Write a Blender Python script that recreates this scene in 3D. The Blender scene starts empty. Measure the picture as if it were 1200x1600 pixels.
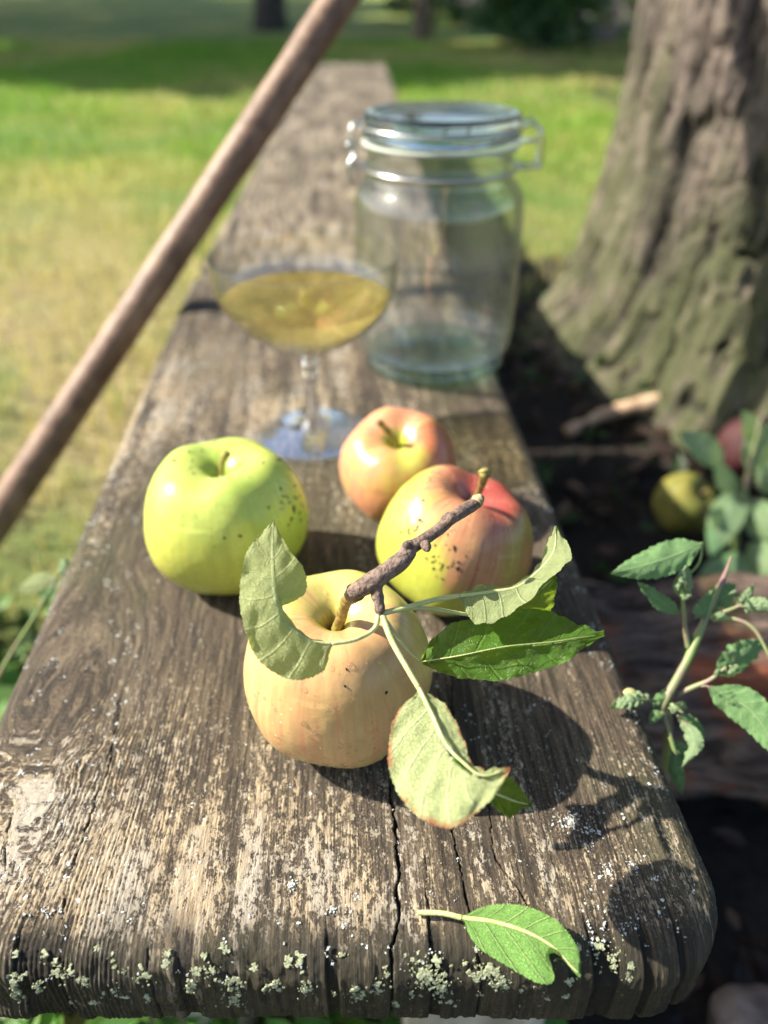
import bpy, math, random
import numpy as np
from mathutils import Vector
sc = bpy.context.scene
COL = sc.collection
rng = np.random.default_rng(7)
random.seed(7)

# ------------------------------------------------------------------ camera, sky, sun, exposure
FPX = 1202.0; PITCH = math.radians(34.9); CH = 0.26            # focal length in photo pixels, tilt, height over the bench top
camd = bpy.data.cameras.new('camera'); cam = bpy.data.objects.new('camera', camd); COL.objects.link(cam)
cam.location = (0, 0, CH); cam.rotation_euler = (math.pi/2-PITCH, 0, 0)
camd.sensor_fit = 'VERTICAL'; camd.sensor_height = 36; camd.lens = FPX/1600*36
camd.clip_start = 0.01; camd.clip_end = 400
camd.dof.use_dof = True; camd.dof.focus_distance = 0.271; camd.dof.aperture_fstop = 27.05/5.5
sc.camera = cam
SUN_EL = math.radians(39); SUN_DIR = Vector((0.994, -0.13, 0)).normalized()   # horizontal travel of the light
w = bpy.data.worlds.new('World'); sc.world = w; w.use_nodes = True
nt = w.node_tree; bg = nt.nodes['Background']; sky = nt.nodes.new('ShaderNodeTexSky')
sky.sky_type = 'NISHITA'; sky.sun_disc = False; sky.sun_elevation = SUN_EL
sky.sun_rotation = math.atan2(-SUN_DIR.x, -SUN_DIR.y); sky.altitude = 50; sky.dust_density = 1.6
nt.links.new(sky.outputs[0], bg.inputs[0]); bg.inputs[1].default_value = 0.092
sd = bpy.data.lights.new('sun', 'SUN'); so = bpy.data.objects.new('sun', sd); COL.objects.link(so)
sd.energy = 5.0; sd.angle = math.radians(0.55); sd.color = (1, 0.93, 0.80)
ldir = Vector((SUN_DIR.x*math.cos(SUN_EL), SUN_DIR.y*math.cos(SUN_EL), -math.sin(SUN_EL)))
so.rotation_euler = ldir.to_track_quat('-Z', 'Y').to_euler(); so.location = (-4, .5, 4)
sc.view_settings.view_transform = 'Standard'; sc.view_settings.look = 'None'; sc.view_settings.gamma = 1
sc.view_settings.exposure = 1.36; sc.view_settings.use_curve_mapping = False
sc.render.engine = 'CYCLES'; sc.cycles.use_denoising = True
sc.cycles.max_bounces = 14; sc.cycles.transmission_bounces = 12; sc.cycles.transparent_max_bounces = 24
sc.cycles.sample_clamp_indirect = 6

# ------------------------------------------------------------------ geometry helpers
Fv = np.array([0, math.cos(PITCH), -math.sin(PITCH)]); Uv = np.array([0, math.sin(PITCH), math.cos(PITCH)]); Xv = np.array([1., 0, 0]); CAM = np.array([0, 0, CH])
def ray(u, v): return (u-600)/FPX*Xv + (800-v)/FPX*Uv + Fv
def at(u, v, z=0.0): d = ray(u, v); return CAM + d*(z-CH)/d[2]
def atZ(u, v, Z): return CAM + ray(u, v)*Z
def proj(P):
    q = np.asarray(P)-CAM; Z = q@Fv
    return 600+FPX*(q@Xv)/Z, 800-FPX*(q@Uv)/Z, Z
def _h(ix, iy, iz, s):
    n = (ix*374761393 + iy*668265263 + iz*2147483647 + s*1274126177) & 0xffffffff
    n = ((n ^ (n >> 13))*1274126177) & 0xffffffff
    n = ((n ^ (n >> 16))*2246822519) & 0xffffffff
    return ((n ^ (n >> 15)) & 0xffff)/65535.0*2-1
def noise(x, y=0., z=0., s=0):
    x, y, z = np.broadcast_arrays(np.asarray(x, float), np.asarray(y, float), np.asarray(z, float))
    ix, iy, iz = (np.floor(a).astype(np.int64) for a in (x, y, z))
    fx, fy, fz = x-ix, y-iy, z-iz
    ux, uy, uz = (a*a*a*(a*(a*6-15)+10) for a in (fx, fy, fz))
    r = 0
    for a in (0, 1):
        for b in (0, 1):
            for c in (0, 1):
                r = r + _h(ix+a, iy+b, iz+c, s)*(ux if a else 1-ux)*(uy if b else 1-uy)*(uz if c else 1-uz)
    return r
def fbm(x, y=0., z=0., o=4, s=0):
    r = 0; a = 1.; t = 0
    for k in range(o):
        r = r+a*noise(np.asarray(x)*2**k, np.asarray(y)*2**k, np.asarray(z)*2**k, s+k*17); t += a; a *= .5
    return r/t
def sstep(a, b, x): t = np.clip((x-a)/(b-a), 0, 1); return t*t*(3-2*t)
def cr(pts, n):                                    # Catmull-Rom resample
    P = np.asarray(pts, float); m = len(P)
    if m == 2: t = np.linspace(0, 1, n)[:, None]; return P[0]*(1-t)+P[1]*t
    P = np.vstack([2*P[0]-P[1], P, 2*P[-1]-P[-2]])
    t = np.linspace(0, m-1, n); i = np.minimum(t.astype(int), m-2); f = (t-i)[:, None]
    p0, p1, p2, p3 = P[i], P[i+1], P[i+2], P[i+3]
    return .5*((2*p1)+(-p0+p2)*f+(2*p0-5*p1+4*p2-p3)*f*f+(-p0+3*p1-3*p2+p3)*f**3)
def rootloc(p):
    l = Vector((0, 0, 0))
    while p is not None: l += p.location; p = p.parent
    return np.array(l)
def tag(o, label=None, cat=None, group=None, kind=None):
    if label: o['label'] = label
    if cat: o['category'] = cat
    if group: o['group'] = group
    if kind: o['kind'] = kind
    return o
def empty(name, loc, label, cat, group=None):
    o = bpy.data.objects.new(name, None); COL.objects.link(o); o.location = tuple(loc); o.empty_display_size = .02
    return tag(o, label, cat, group)
def mk(name, V, F, mat, parent=None, loc=None, smooth=True, uv=None, attrs=None, cattrs=None, midx=None):
    """V in world coordinates; F a list of (k,4)/(k,3) int arrays"""
    V = np.asarray(V, float)
    off = rootloc(parent) if parent is not None else (np.array(loc, float) if loc is not None else np.array([V[:, 0].mean(), V[:, 1].mean(), V[:, 2].min()]))
    me = bpy.data.meshes.new(name)
    if isinstance(F, np.ndarray): F = [F]
    F = [np.asarray(f, dtype=np.int32) for f in F if len(f)]
    me.vertices.add(len(V)); me.vertices.foreach_set('co', (V-off).ravel())
    lv = np.concatenate([f.ravel() for f in F]); cnt = np.concatenate([np.full(len(f), f.shape[1]) for f in F])
    st = np.concatenate([[0], np.cumsum(cnt)[:-1]])
    me.loops.add(len(lv)); me.loops.foreach_set('vertex_index', lv.astype(np.int32))
    me.polygons.add(len(cnt)); me.polygons.foreach_set('loop_start', st.astype(np.int32))
    try: me.polygons.foreach_set('loop_total', cnt.astype(np.int32))
    except Exception: pass
    me.polygons.foreach_set('use_smooth', np.full(len(cnt), smooth))
    if uv is not None:
        l = me.uv_layers.new(name='UVMap'); l.data.foreach_set('uv', np.asarray(uv, float)[lv].ravel())
    for k, a in (attrs or {}).items():
        t = me.attributes.new(k, 'FLOAT', 'POINT'); t.data.foreach_set('value', np.asarray(a, float).ravel())
    for k, a in (cattrs or {}).items():
        a = np.asarray(a, float); a = np.hstack([a, np.ones((len(a), 1))])
        t = me.attributes.new(k, 'FLOAT_COLOR', 'POINT'); t.data.foreach_set('color', a.ravel())
    for m in (mat if isinstance(mat, (list, tuple)) else [mat]): me.materials.append(m)
    if midx is not None: me.polygons.foreach_set('material_index', np.asarray(midx, dtype=np.int32))
    me.update(calc_edges=True); me.validate()
    o = bpy.data.objects.new(name, me); COL.objects.link(o)
    if parent is not None: o.parent = parent
    else: o.location = tuple(off)
    return o
def gridF(nr, nc, wrap=False, flip=False):
    r = np.arange(nr-1)[:, None]; c = np.arange(nc if wrap else nc-1)[None]; c2 = (c+1) % nc
    f = np.stack([r*nc+c, r*nc+c2, (r+1)*nc+c2, (r+1)*nc+c], -1).reshape(-1, 4)
    return f[:, ::-1].copy() if flip else f
def merge(parts):
    Vs, Fs, n = [], {}, 0
    for V, F in parts:
        for f in (F if isinstance(F, list) else [F]):
            if len(f): Fs.setdefault(f.shape[1], []).append(f+n)
        Vs.append(V); n += len(V)
    return np.vstack(Vs), [np.vstack(v) for v in Fs.values()]
def tube(path, rad, n=12, cap=True, nz=0., nf=200., seed=0, sub=None):
    P = np.asarray(path, float); R = np.asarray(rad, float)*np.ones(len(P))
    if sub: Q = cr(np.hstack([P, R[:, None]]), sub); P, R = Q[:, :3], np.abs(Q[:, 3])
    T = np.gradient(P, axis=0); T /= np.linalg.norm(T, axis=1)[:, None]+1e-12
    a = np.array([0, 0, 1.]) if abs(T[0][2]) < .9 else np.array([1., 0, 0])
    N = np.zeros_like(P); N[0] = np.cross(T[0], a); N[0] /= np.linalg.norm(N[0])
    for i in range(1, len(P)):
        N[i] = N[i-1]-T[i]*(N[i-1]@T[i]); N[i] /= np.linalg.norm(N[i])
    B = np.cross(T, N); th = np.linspace(0, 2*np.pi, n, endpoint=False)
    D = np.cos(th)[None, :, None]*N[:, None]+np.sin(th)[None, :, None]*B[:, None]
    V = P[:, None]+D*R[:, None, None]
    if nz:
        k = fbm(V[..., 0]*nf, V[..., 1]*nf, V[..., 2]*nf, 3, seed); V = V+D*(k*nz)[..., None]
    V = V.reshape(-1, 3); F = [gridF(len(P), n, True)]
    if cap:
        m = len(V); V = np.vstack([V, P[0], P[-1]]); i = np.arange(n); j = (i+1) % n; b = (len(P)-1)*n
        F.append(np.vstack([np.stack([j, i, np.full(n, m)], 1), np.stack([b+i, b+j, np.full(n, m+1)], 1)]))
    return V, F
def lathe(prof, c, n=96, close=True):
    P = np.asarray(prof, float); th = np.linspace(0, 2*np.pi, n, endpoint=False)
    V = np.stack([P[:, 0, None]*np.cos(th), P[:, 0, None]*np.sin(th), np.repeat(P[:, 1, None], n, 1)], -1).reshape(-1, 3)+np.asarray(c)
    return V, [gridF(len(P), n, True)]

# ------------------------------------------------------------------ material helpers
def mat(name):
    m = bpy.data.materials.new(name); m.use_nodes = True; t = m.node_tree
    return m, t, t.nodes['Principled BSDF']
class NT:
    def __init__(s, t): s.t = t
    def n(s, typ, **kw):
        nd = s.t.nodes.new('ShaderNode'+typ)
        for k, v in kw.items():
            if k.startswith('_'): setattr(nd, k[1:], v)
            else: s.set(nd.inputs[k], v)
        return nd
    def set(s, inp, v):
        if isinstance(v, bpy.types.NodeSocket): s.t.links.new(v, inp)
        elif isinstance(v, bpy.types.Node): s.t.links.new(v.outputs[0], inp)
        else: inp.default_value = v
    def math(s, op, a, b=0., c=0., clamp=False):
        nd = s.t.nodes.new('ShaderNodeMath'); nd.operation = op; nd.use_clamp = clamp
        s.set(nd.inputs[0], a); s.set(nd.inputs[1], b); s.set(nd.inputs[2], c); return nd.outputs[0]
    def mix(s, f, a, b, mode='MIX'):
        nd = s.t.nodes.new('ShaderNodeMixRGB'); nd.blend_type = mode
        for i, v in enumerate((f, a, b)):
            if isinstance(v, tuple) and len(v) == 3: v = v+(1,)
            s.set(nd.inputs[i], v)
        return nd.outputs[0]
    def ramp(s, f, lo, hi):
        nd = s.t.nodes.new('ShaderNodeMapRange'); nd.interpolation_type = 'SMOOTHSTEP'
        s.set(nd.inputs[0], f); nd.inputs[1].default_value = lo; nd.inputs[2].default_value = hi; return nd.outputs[0]
    def attr(s, n, out='Fac'):
        nd = s.t.nodes.new('ShaderNodeAttribute'); nd.attribute_name = n; return nd.outputs[out]
    def vscale(s, vec, sc3):
        nd = s.t.nodes.new('ShaderNodeVectorMath'); nd.operation = 'MULTIPLY'; s.set(nd.inputs[0], vec); nd.inputs[1].default_value = sc3; return nd.outputs[0]
    def noise(s, vec, scale, detail=4, rough=.55, dist=0.):
        nd = s.t.nodes.new('ShaderNodeTexNoise'); s.set(nd.inputs['Vector'], vec); nd.inputs['Scale'].default_value = scale
        nd.inputs['Detail'].default_value = detail; nd.inputs['Roughness'].default_value = rough; nd.inputs['Distortion'].default_value = dist; return nd.outputs['Fac']
    def vor(s, vec, scale, feat='F1'):
        nd = s.t.nodes.new('ShaderNodeTexVoronoi'); nd.feature = feat; s.set(nd.inputs['Vector'], vec); nd.inputs['Scale'].default_value = scale; return nd.outputs['Distance']
    def bump(s, h, dist, strength=1.):
        nd = s.t.nodes.new('ShaderNodeBump'); s.set(nd.inputs['Height'], h); nd.inputs['Distance'].default_value = dist; nd.inputs['Strength'].default_value = strength; return nd.outputs[0]
    def obj(s): return s.t.nodes.new('ShaderNodeTexCoord').outputs['Object']
    def uv(s): return s.t.nodes.new('ShaderNodeTexCoord').outputs['UV']
def simple(name, c1, c2, scale, rough=.7, bump=0., detail=5, sc3=(1, 1, 1), lo=.35, hi=.65, bscale=None):
    m, t, p = mat(name); N = NT(t); v = N.vscale(N.obj(), sc3); f = N.noise(v, scale, detail)
    N.set(p.inputs['Base Color'], N.mix(N.ramp(f, lo, hi), c1, c2)); p.inputs['Roughness'].default_value = rough
    if bump: N.set(p.inputs['Normal'], N.bump(N.noise(v, bscale or scale*2, 6), bump))
    return m

def wood_mat(name, far=False):
    m, t, p = mat(name); N = NT(t); uv = N.uv()
    worn = N.attr('worn'); ridge = N.attr('ridge'); edge = N.attr('edge'); crack = N.attr('crack'); green = N.attr('green')
    fl = N.noise(N.vscale(uv, (400, 190, 1)), 1, 9, .72)                   # flaking patches
    fib = N.noise(N.vscale(uv, (1500, 85, 1)), 1, 5, .65)                  # fibres
    fib2 = N.noise(N.vscale(uv, (520, 28, 1)), 1, 5, .65)                  # broader streaks along the grain
    sp = N.noise(N.vscale(uv, (1300, 800, 1)), 1, 6, .72)                  # pitting
    big = N.noise(N.vscale(uv, (45, 14, 1)), 1, 4, .6)
    s = N.math('ADD', N.math('MULTIPLY', fl, 1.6), N.math('MULTIPLY', worn, .40))
    s = N.math('ADD', s, N.math('MULTIPLY', ridge, .15)); s = N.math('ADD', s, N.math('MULTIPLY', fib, .45)); s = N.math('ADD', s, N.math('MULTIPLY', sp, .75))
    mask = N.ramp(s, 1.70, 1.84)
    dark = N.mix(N.ramp(big, .38, .62), (.078, .055, .034), (.140, .106, .068))
    dark = N.mix(N.ramp(fib2, .58, .40), dark, (.030, .022, .015))
    dark = N.mix(N.ramp(fib, .34, .60), N.mix(.6, dark, (.016, .012, .009)), dark)
    dark = N.mix(N.math('MULTIPLY', N.ramp(N.math('ADD', sp, N.math('MULTIPLY', fib2, .4)), .66, .86), .35), dark, (.26, .20, .135))
    dark = N.mix(N.math('MULTIPLY', green, .45), dark, (.055, .058, .022))
    tan = N.mix(N.ramp(fib, .32, .66), (.20, .15, .09), (.46, .365, .24))
    grey = N.mix(N.ramp(N.noise(N.vscale(uv, (60, 25, 1)), 1, 3), .42, .62), tan, (.36, .315, .25))
    c = N.mix(mask, dark, grey)
    c = N.mix(N.math('MULTIPLY', N.ramp(ridge, -.25, -.75), .55), c, (.022, .016, .011))
    c = N.mix(N.math('MULTIPLY', N.ramp(sp, .43, .34), .7), c, (.018, .014, .010))
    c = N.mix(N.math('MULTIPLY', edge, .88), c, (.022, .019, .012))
    c = N.mix(N.math('MULTIPLY', crack, .95), c, (.008, .006, .004))
    N.set(p.inputs['Base Color'], c)
    p.inputs['Roughness'].default_value = .78; p.inputs['Specular IOR Level'].default_value = .35
    hgt = N.math('ADD', N.math('MULTIPLY', fib, .7), N.math('MULTIPLY', mask, .22)); hgt = N.math('ADD', hgt, N.math('MULTIPLY', sp, 1.0))
    N.set(p.inputs['Normal'], N.bump(hgt, .0008 if not far else .001, .9))
    return m
M_wood = wood_mat('weathered_wood'); M_woodfar = wood_mat('weathered_wood_far', True)

def leaf_mat(name, top, under, vein_top, vein_un, nv=8, rough=.42, trans=.35, tcol=(.38, .55, .08), spot=None, bump=.0007, tipc=None):
    m, t, p = mat(name); N = NT(t); uv = N.uv(); sep = N.n('SeparateXYZ', Vector=uv)
    u, v = sep.outputs[0], N.math('ABSOLUTE', sep.outputs[1])
    ph = N.math('FRACT', N.math('MULTIPLY', N.math('SUBTRACT', u, N.math('MULTIPLY', N.math('POWER', v, .85), .17)), float(nv)))
    d = N.math('ABSOLUTE', N.math('SUBTRACT', ph, .5))
    side = N.ramp(d, .435, .492); mid = N.ramp(N.math('SUBTRACT', .10, v), .02, .075)
    line = N.math('MAXIMUM', N.math('MULTIPLY', side, .75), mid)
    ret = N.ramp(N.vor(N.vscale(uv, (46, 15, 1)), 1., 'DISTANCE_TO_EDGE'), .12, .0)
    n1 = N.noise(N.vscale(uv, (5, 2.5, 1)), 1, 5, .6); n2 = N.noise(N.vscale(uv, (30, 12, 1)), 1, 4, .6)
    geo = N.n('NewGeometry'); back = geo.outputs['Backfacing']
    ctop = N.mix(N.ramp(n1, .3, .7), top, tuple(x*.62 for x in top))
    if spot: ctop = N.mix(N.math('MULTIPLY', N.ramp(n2, .52, .68), N.ramp(n1, .48, .6)), ctop, spot)
    ctop = N.mix(N.math('MULTIPLY', line, .75), ctop, vein_top); ctop = N.mix(N.math('MULTIPLY', ret, .18), ctop, vein_top)
    cun = N.mix(N.ramp(n2, .3, .7), under, tuple(x*.86 for x in under))
    cun = N.mix(N.math('MULTIPLY', line, .75), cun, vein_un); cun = N.mix(N.math('MULTIPLY', ret, .30), cun, tuple(x*.70 for x in under))
    c = N.mix(back, ctop, cun)
    if tipc:
        rim = N.math('MULTIPLY', N.ramp(v, .86, .99), N.ramp(N.noise(N.vscale(uv, (9, 1, 1)), 1, 2), .40, .60))
        c = N.mix(N.math('MAXIMUM', rim, N.ramp(N.math('ADD', u, N.math('MULTIPLY', n2, .1)), .955, 1.04)), c, tipc)
    N.set(p.inputs['Base Color'], c); N.set(p.inputs['Roughness'], N.math('ADD', N.math('MULTIPLY', back, .3), rough))
    h = N.math('SUBTRACT', N.math('MULTIPLY', n2, .5), N.math('MULTIPLY', line, .9)); h = N.math('SUBTRACT', h, N.math('MULTIPLY', ret, .35))
    N.set(p.inputs['Normal'], N.bump(h, bump, .8))
    tr = N.n('BsdfTranslucent'); N.set(tr.inputs[0], N.mix(.55, c, tcol)); mx = N.n('MixShader')
    mx.inputs[0].default_value = trans; t.links.new(p.outputs[0], mx.inputs[1]); t.links.new(tr.outputs[0], mx.inputs[2])
    t.links.new(mx.outputs[0], t.nodes['Material Output'].inputs[0])
    return m
M_appleleaf = leaf_mat('apple_leaf', (.075, .20, .014), (.36, .42, .19), (.14, .27, .05), (.50, .57, .30), 8, spot=(.22, .27, .03), trans=.45, tcol=(.48, .62, .05))
M_appleleaf_rust = leaf_mat('apple_leaf_rusty', (.11, .25, .02), (.44, .50, .22), (.14, .27, .05), (.58, .62, .38), 8, tipc=(.36, .12, .05))
M_fallleaf = leaf_mat('fallen_leaf', (.12, .26, .04), (.20, .40, .085), (.3, .4, .1), (.48, .58, .22), 8, tipc=None, trans=.3)
M_weedleaf = leaf_mat('weed_leaf', (.065, .20, .045), (.22, .40, .15), (.22, .38, .14), (.36, .52, .24), 6, rough=.5, trans=.3, tcol=(.25, .5, .1))
M_weedpale = leaf_mat('weed_young_leaf', (.20, .36, .12), (.34, .48, .24), (.36, .5, .3), (.45, .55, .38), 6, rough=.6, trans=.3)
M_petiole = simple('petiole', (.42, .46, .16), (.52, .50, .24), 300, .5, .0003)
M_stemgreen = simple('apple_stem_skin', (.30, .26, .06), (.16, .085, .03), 220, .55, .0006)
M_bark = simple('twig_bark', (.085, .052, .036), (.22, .15, .115), 600, .62, .0010, 6, bscale=900)
M_cut = simple('cut_twig_wood', (.45, .36, .20), (.30, .22, .10), 800, .7)
M_dirt = simple('black_specks', (.008, .006, .005), (.03, .022, .015), 2000, .7)

def leaf(name, mid, left, right, mt, parent, flip=False, n=110, m=9, serr=.0006, nserr=46, cup=.0, wr=.0008, seed=0, fold=0., petiole=None, prad=.0008, pmat=None, nv=8, loc=None, plane=None, midr=.0007):
    """mid/left/right are polylines of (px, py, depth); each becomes a spline"""
    cv = (lambda q: at(q[0], q[1], q[2])) if plane else (lambda q: atZ(*q))
    A = [cr([cv(q) for q in L], n) for L in (left, mid, right)]
    t = np.linspace(0, 1, n)
    E = []
    for k in (0, 2):
        e = A[k]; d = e-A[1]; L = np.linalg.norm(d, axis=1)[:, None]+1e-9
        saw = ((t*nserr+k*.3) % 1.0); amp = serr*np.clip(L[:, 0]/.004, 0, 1)*(.6+.6*np.abs(noise(t*20, k, 0, seed)))
        e = e+d/L*((saw-.5)*amp)[:, None]; E.append(e)
    rows = []
    for s in np.linspace(-1, 1, 2*m+1):
        e = E[0] if s < 0 else E[1]; a = abs(s); rows.append(A[1]*(1-a)+e*a)
    V = np.stack(rows, 1)                                    # n, 2m+1, 3
    du = np.gradient(V, axis=0); dv = np.gradient(V, axis=1); nn = np.cross(du, dv); nn /= np.linalg.norm(nn, axis=2)[..., None]+1e-12
    g = nn[n//2].mean(0); g /= np.linalg.norm(g)+1e-9
    nn = nn*.7+g*.3
    s = np.linspace(-1, 1, 2*m+1)[None]; wv = np.sin(((t[:, None]-np.abs(s)*.17)*nv)*2*np.pi)
    hh = cup*(1-s**2)*np.sin(np.pi*t)[:, None] + wr*.45*wv*np.abs(s)*(1-.3*np.abs(s)) + wr*1.4*fbm(t[:, None]*7, s*2.0, 0, 4, seed)*(.25+np.abs(s)) - fold*(np.abs(s))
    V = V+nn*hh[..., None]
    uvs = np.stack([np.repeat(t[:, None], 2*m+1, 1), np.repeat(s, n, 0)], -1).reshape(-1, 2)
    o = mk(name, V.reshape(-1, 3), gridF(n, 2*m+1, flip=flip), mt, parent, uv=uvs, loc=loc)
    pm = pmat or M_petiole
    M = A[1][:int(n*.93)]
    mv, mf = tube(M+nn[:int(n*.93), m]*(midr*.1), np.linspace(midr, midr*.25, len(M)), 7)
    parts = [(mv, mf)]
    if petiole:
        P = [cv(q) for q in petiole]; parts.append(tube(P, np.linspace(prad, midr*1.02, len(P)), 8, sub=30))
    mk('midrib', *merge(parts), pm, o)
    return o

# ------------------------------------------------------------------ setting: ground
def ground_z(x, y):
    x = np.asarray(x, float); y = np.asarray(y, float)
    z = -.30+.10*sstep(.45, 1.0, y)
    z = z+.012*fbm(x*3, y*3, 0, 3, 5)
    z = z+.06*np.exp(-(((x-.55)/.34)**2+((y-1.04)/.34)**2))
    return z
gx = np.concatenate([-np.geomspace(3, 140, 24)[::-1], np.linspace(-2.95, 2.95, 240), np.geomspace(3, 140, 24)])
gy = np.concatenate([np.linspace(-3, 5, 320), np.geomspace(5.1, 170, 36)])
GX, GY = np.meshgrid(gx, gy); GZ = ground_z(GX, GY)
GZ = GZ+.006*fbm(GX*40, GY*40, 0, 3, 9)*(GY < 5)
m, t, p = mat('lawn_soil'); N = NT(t); oc = N.n('NewGeometry').outputs['Position']
spx = N.n('SeparateXYZ', Vector=oc)
patch = N.noise(oc, 1.3, 5, .6); fine = N.noise(oc, 45, 4, .6)
lawn = N.mix(N.ramp(patch, .40, .62), (.30, .31, .05), (.095, .20, .018))
lawn = N.mix(N.ramp(spx.outputs[1], 1.0, 2.6), N.mix(N.ramp(N.noise(oc, 3.2, 4), .42, .60), (.38, .31, .14), (.17, .22, .05)), lawn)
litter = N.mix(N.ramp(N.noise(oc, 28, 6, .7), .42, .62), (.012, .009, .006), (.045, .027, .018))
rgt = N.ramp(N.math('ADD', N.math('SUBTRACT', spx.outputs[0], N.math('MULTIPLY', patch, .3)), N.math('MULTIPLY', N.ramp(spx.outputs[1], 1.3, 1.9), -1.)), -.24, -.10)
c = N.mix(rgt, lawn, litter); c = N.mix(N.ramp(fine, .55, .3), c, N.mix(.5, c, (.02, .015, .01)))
N.set(p.inputs['Base Color'], c); p.inputs['Roughness'].default_value = .9
N.set(p.inputs['Normal'], N.bump(N.noise(oc, 60, 6, .7), .02))
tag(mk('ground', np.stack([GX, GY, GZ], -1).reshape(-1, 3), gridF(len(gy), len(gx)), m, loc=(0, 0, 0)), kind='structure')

# ------------------------------------------------------------------ grass (nobody could count it)
def blades(n, xs, ys, hmin, hmax, width, seed, keep=None, lean=.6):
    r = np.random.default_rng(seed)
    x = r.uniform(*xs, n); y = ys[0]+(ys[1]-ys[0])*r.random(n)**1.5
    if keep is not None:
        k = keep(x, y); x, y = x[k], y[k]
    n = len(x); z = ground_z(x, y)-.004; h = r.uniform(hmin, hmax, n)*(.6+.6*sstep(-.4, .4, noise(x*5, y*5, 0, 3))); a = r.uniform(0, 2*np.pi, n); l = r.uniform(.1, lean, n)*h
    wd = width*(1+y*.35)*r.uniform(.6, 1.3, n); ca, sa = np.cos(a), np.sin(a); b = a+r.uniform(1, 2, n); cb, sb = np.cos(b), np.sin(b)
    P0 = np.stack([x-cb*wd, y-sb*wd, z], 1); P1 = np.stack([x+cb*wd, y+sb*wd, z], 1)
    P2 = np.stack([x+ca*l*.35+cb*wd*.8, y+sa*l*.35+sb*wd*.8, z+h*.6], 1); P3 = np.stack([x+ca*l*.35-cb*wd*.8, y+sa*l*.35-sb*wd*.8, z+h*.6], 1)
    P4 = np.stack([x+ca*l, y+sa*l, z+h], 1)
    V = np.stack([P0, P1, P2, P3, P4], 1).reshape(-1, 3); i = np.arange(n)*5
    F = [np.stack([i, i+1, i+2, i+3], 1), np.stack([i+3, i+2, i+4], 1)]
    dry = sstep(-.25, .35, fbm(x*1.3, y*1.0, 0, 3, 31)+.45*(1-sstep(1.2, 2.7, y))-.18+r.normal(0, .22, n))
    col = np.array([.155, .33, .018])[None]*(1-dry[:, None])+np.array([.50, .44, .15])[None]*dry[:, None]
    col = col*r.uniform(.7, 1.25, (n, 1))
    return V, F, np.repeat(col, 5, 0)
def blade_mat(name, tr=.35):
    m, t, p = mat(name); N = NT(t); c = N.attr('col', 'Color'); N.set(p.inputs['Base Color'], c); p.inputs['Roughness'].default_value = .55
    b = N.n('BsdfTranslucent'); N.set(b.inputs[0], c); mx = N.n('MixShader'); mx.inputs[0].default_value = tr
    t.links.new(p.outputs[0], mx.inputs[1]); t.links.new(b.outputs[0], mx.inputs[2]); t.links.new(mx.outputs[0], t.nodes['Material Output'].inputs[0])
    return m
M_blade = blade_mat('grass_blade')
def lawn_keep(x, y): return ((x < -.22) | (y > 1.15)) & ~((np.abs(x+.07) < .17) & (y < 3.4)) & (((x-.55)**2+(y-1.04)**2) > .38**2) & ~((x > .05) & (x < .75) & (y < 1.0))
V, F, cc = blades(150000, (-3.4, 3.6), (.1, 7.5), .018, .05, .0010, 11, lawn_keep)
tag(mk('grass', V, F, M_blade, cattrs={'col': cc}, smooth=False, loc=(0, 2, -.3)), 'short patchy green and straw coloured lawn behind and left of the bench', 'grass', kind='stuff')

# broad small leaves and litter on the ground close to the bench
def discs(n, fx, size, seed, cols, tilt=.6, zoff=.006, asp=.5):
    r = np.random.default_rng(seed); x, y = fx(r, n); n = len(x); z = ground_z(x, y)+zoff+r.uniform(0, .02, n)
    s = r.uniform(*size, n); a = r.uniform(0, 2*np.pi, n)
    nrm = np.stack([r.normal(0, tilt, n), r.normal(0, tilt, n), np.ones(n)], 1); nrm /= np.linalg.norm(nrm, axis=1)[:, None]
    d = np.stack([np.cos(a), np.sin(a), np.zeros(n)], 1); d -= nrm*(d*nrm).sum(1)[:, None]; d /= np.linalg.norm(d, axis=1)[:, None]; e = np.cross(nrm, d)
    tt = np.array([(-1, 0, 0), (-.45, .8, .1), (.2, .95, .12), (.7, .5, .02), (1.1, 0, -.25), (.7, -.5, .02), (.2, -.95, .12), (-.45, -.8, .1), (0, 0, -.06)])
    C = np.stack([x, y, z], 1)
    V = C[:, None]+s[:, None, None]*(tt[None, :, 0, None]*d[:, None]+asp*tt[None, :, 1, None]*e[:, None]+tt[None, :, 2, None]*nrm[:, None])
    i = np.arange(n)*9; F = np.concatenate([np.stack([i+k, i+(k+1) % 8, i+8], 1) for k in range(8)])
    cols = np.asarray(cols)[r.integers(0, len(cols), n)]*r.uniform(.6, 1.2, (n, 1))
    return V.reshape(-1, 3), F, np.repeat(cols, 9, 0)
def fx_left(r, n): return r.uniform(-.62, -.12, n), r.uniform(-.05, .62, n)
V, F, cc = discs(1500, fx_left, (.008, .020), 21, [(.10, .27, .03), (.14, .30, .05), (.06, .17, .03), (.22, .36, .14)])
tag(mk('ground_cover', V, F, M_blade, cattrs={'col': cc}, loc=(-.3, .3, -.3)), 'low green leafy ground cover under the left edge of the bench', 'ground cover', kind='stuff')
def fx_lit(r, n): return r.uniform(-.3, .95, n), r.uniform(-.05, 1.25, n)
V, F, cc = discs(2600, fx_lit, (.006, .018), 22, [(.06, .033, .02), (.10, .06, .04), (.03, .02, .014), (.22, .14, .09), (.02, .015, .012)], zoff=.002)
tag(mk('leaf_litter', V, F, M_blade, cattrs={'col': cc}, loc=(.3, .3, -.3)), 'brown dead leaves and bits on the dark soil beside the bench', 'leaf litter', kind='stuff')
def fx_moss(r, n): return r.uniform(.12, .6, n), r.uniform(.6, 1.3, n)
V, F, cc = discs(260, fx_moss, (.008, .02), 23, [(.025, .06, .012), (.04, .09, .02)], zoff=.004)
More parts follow.
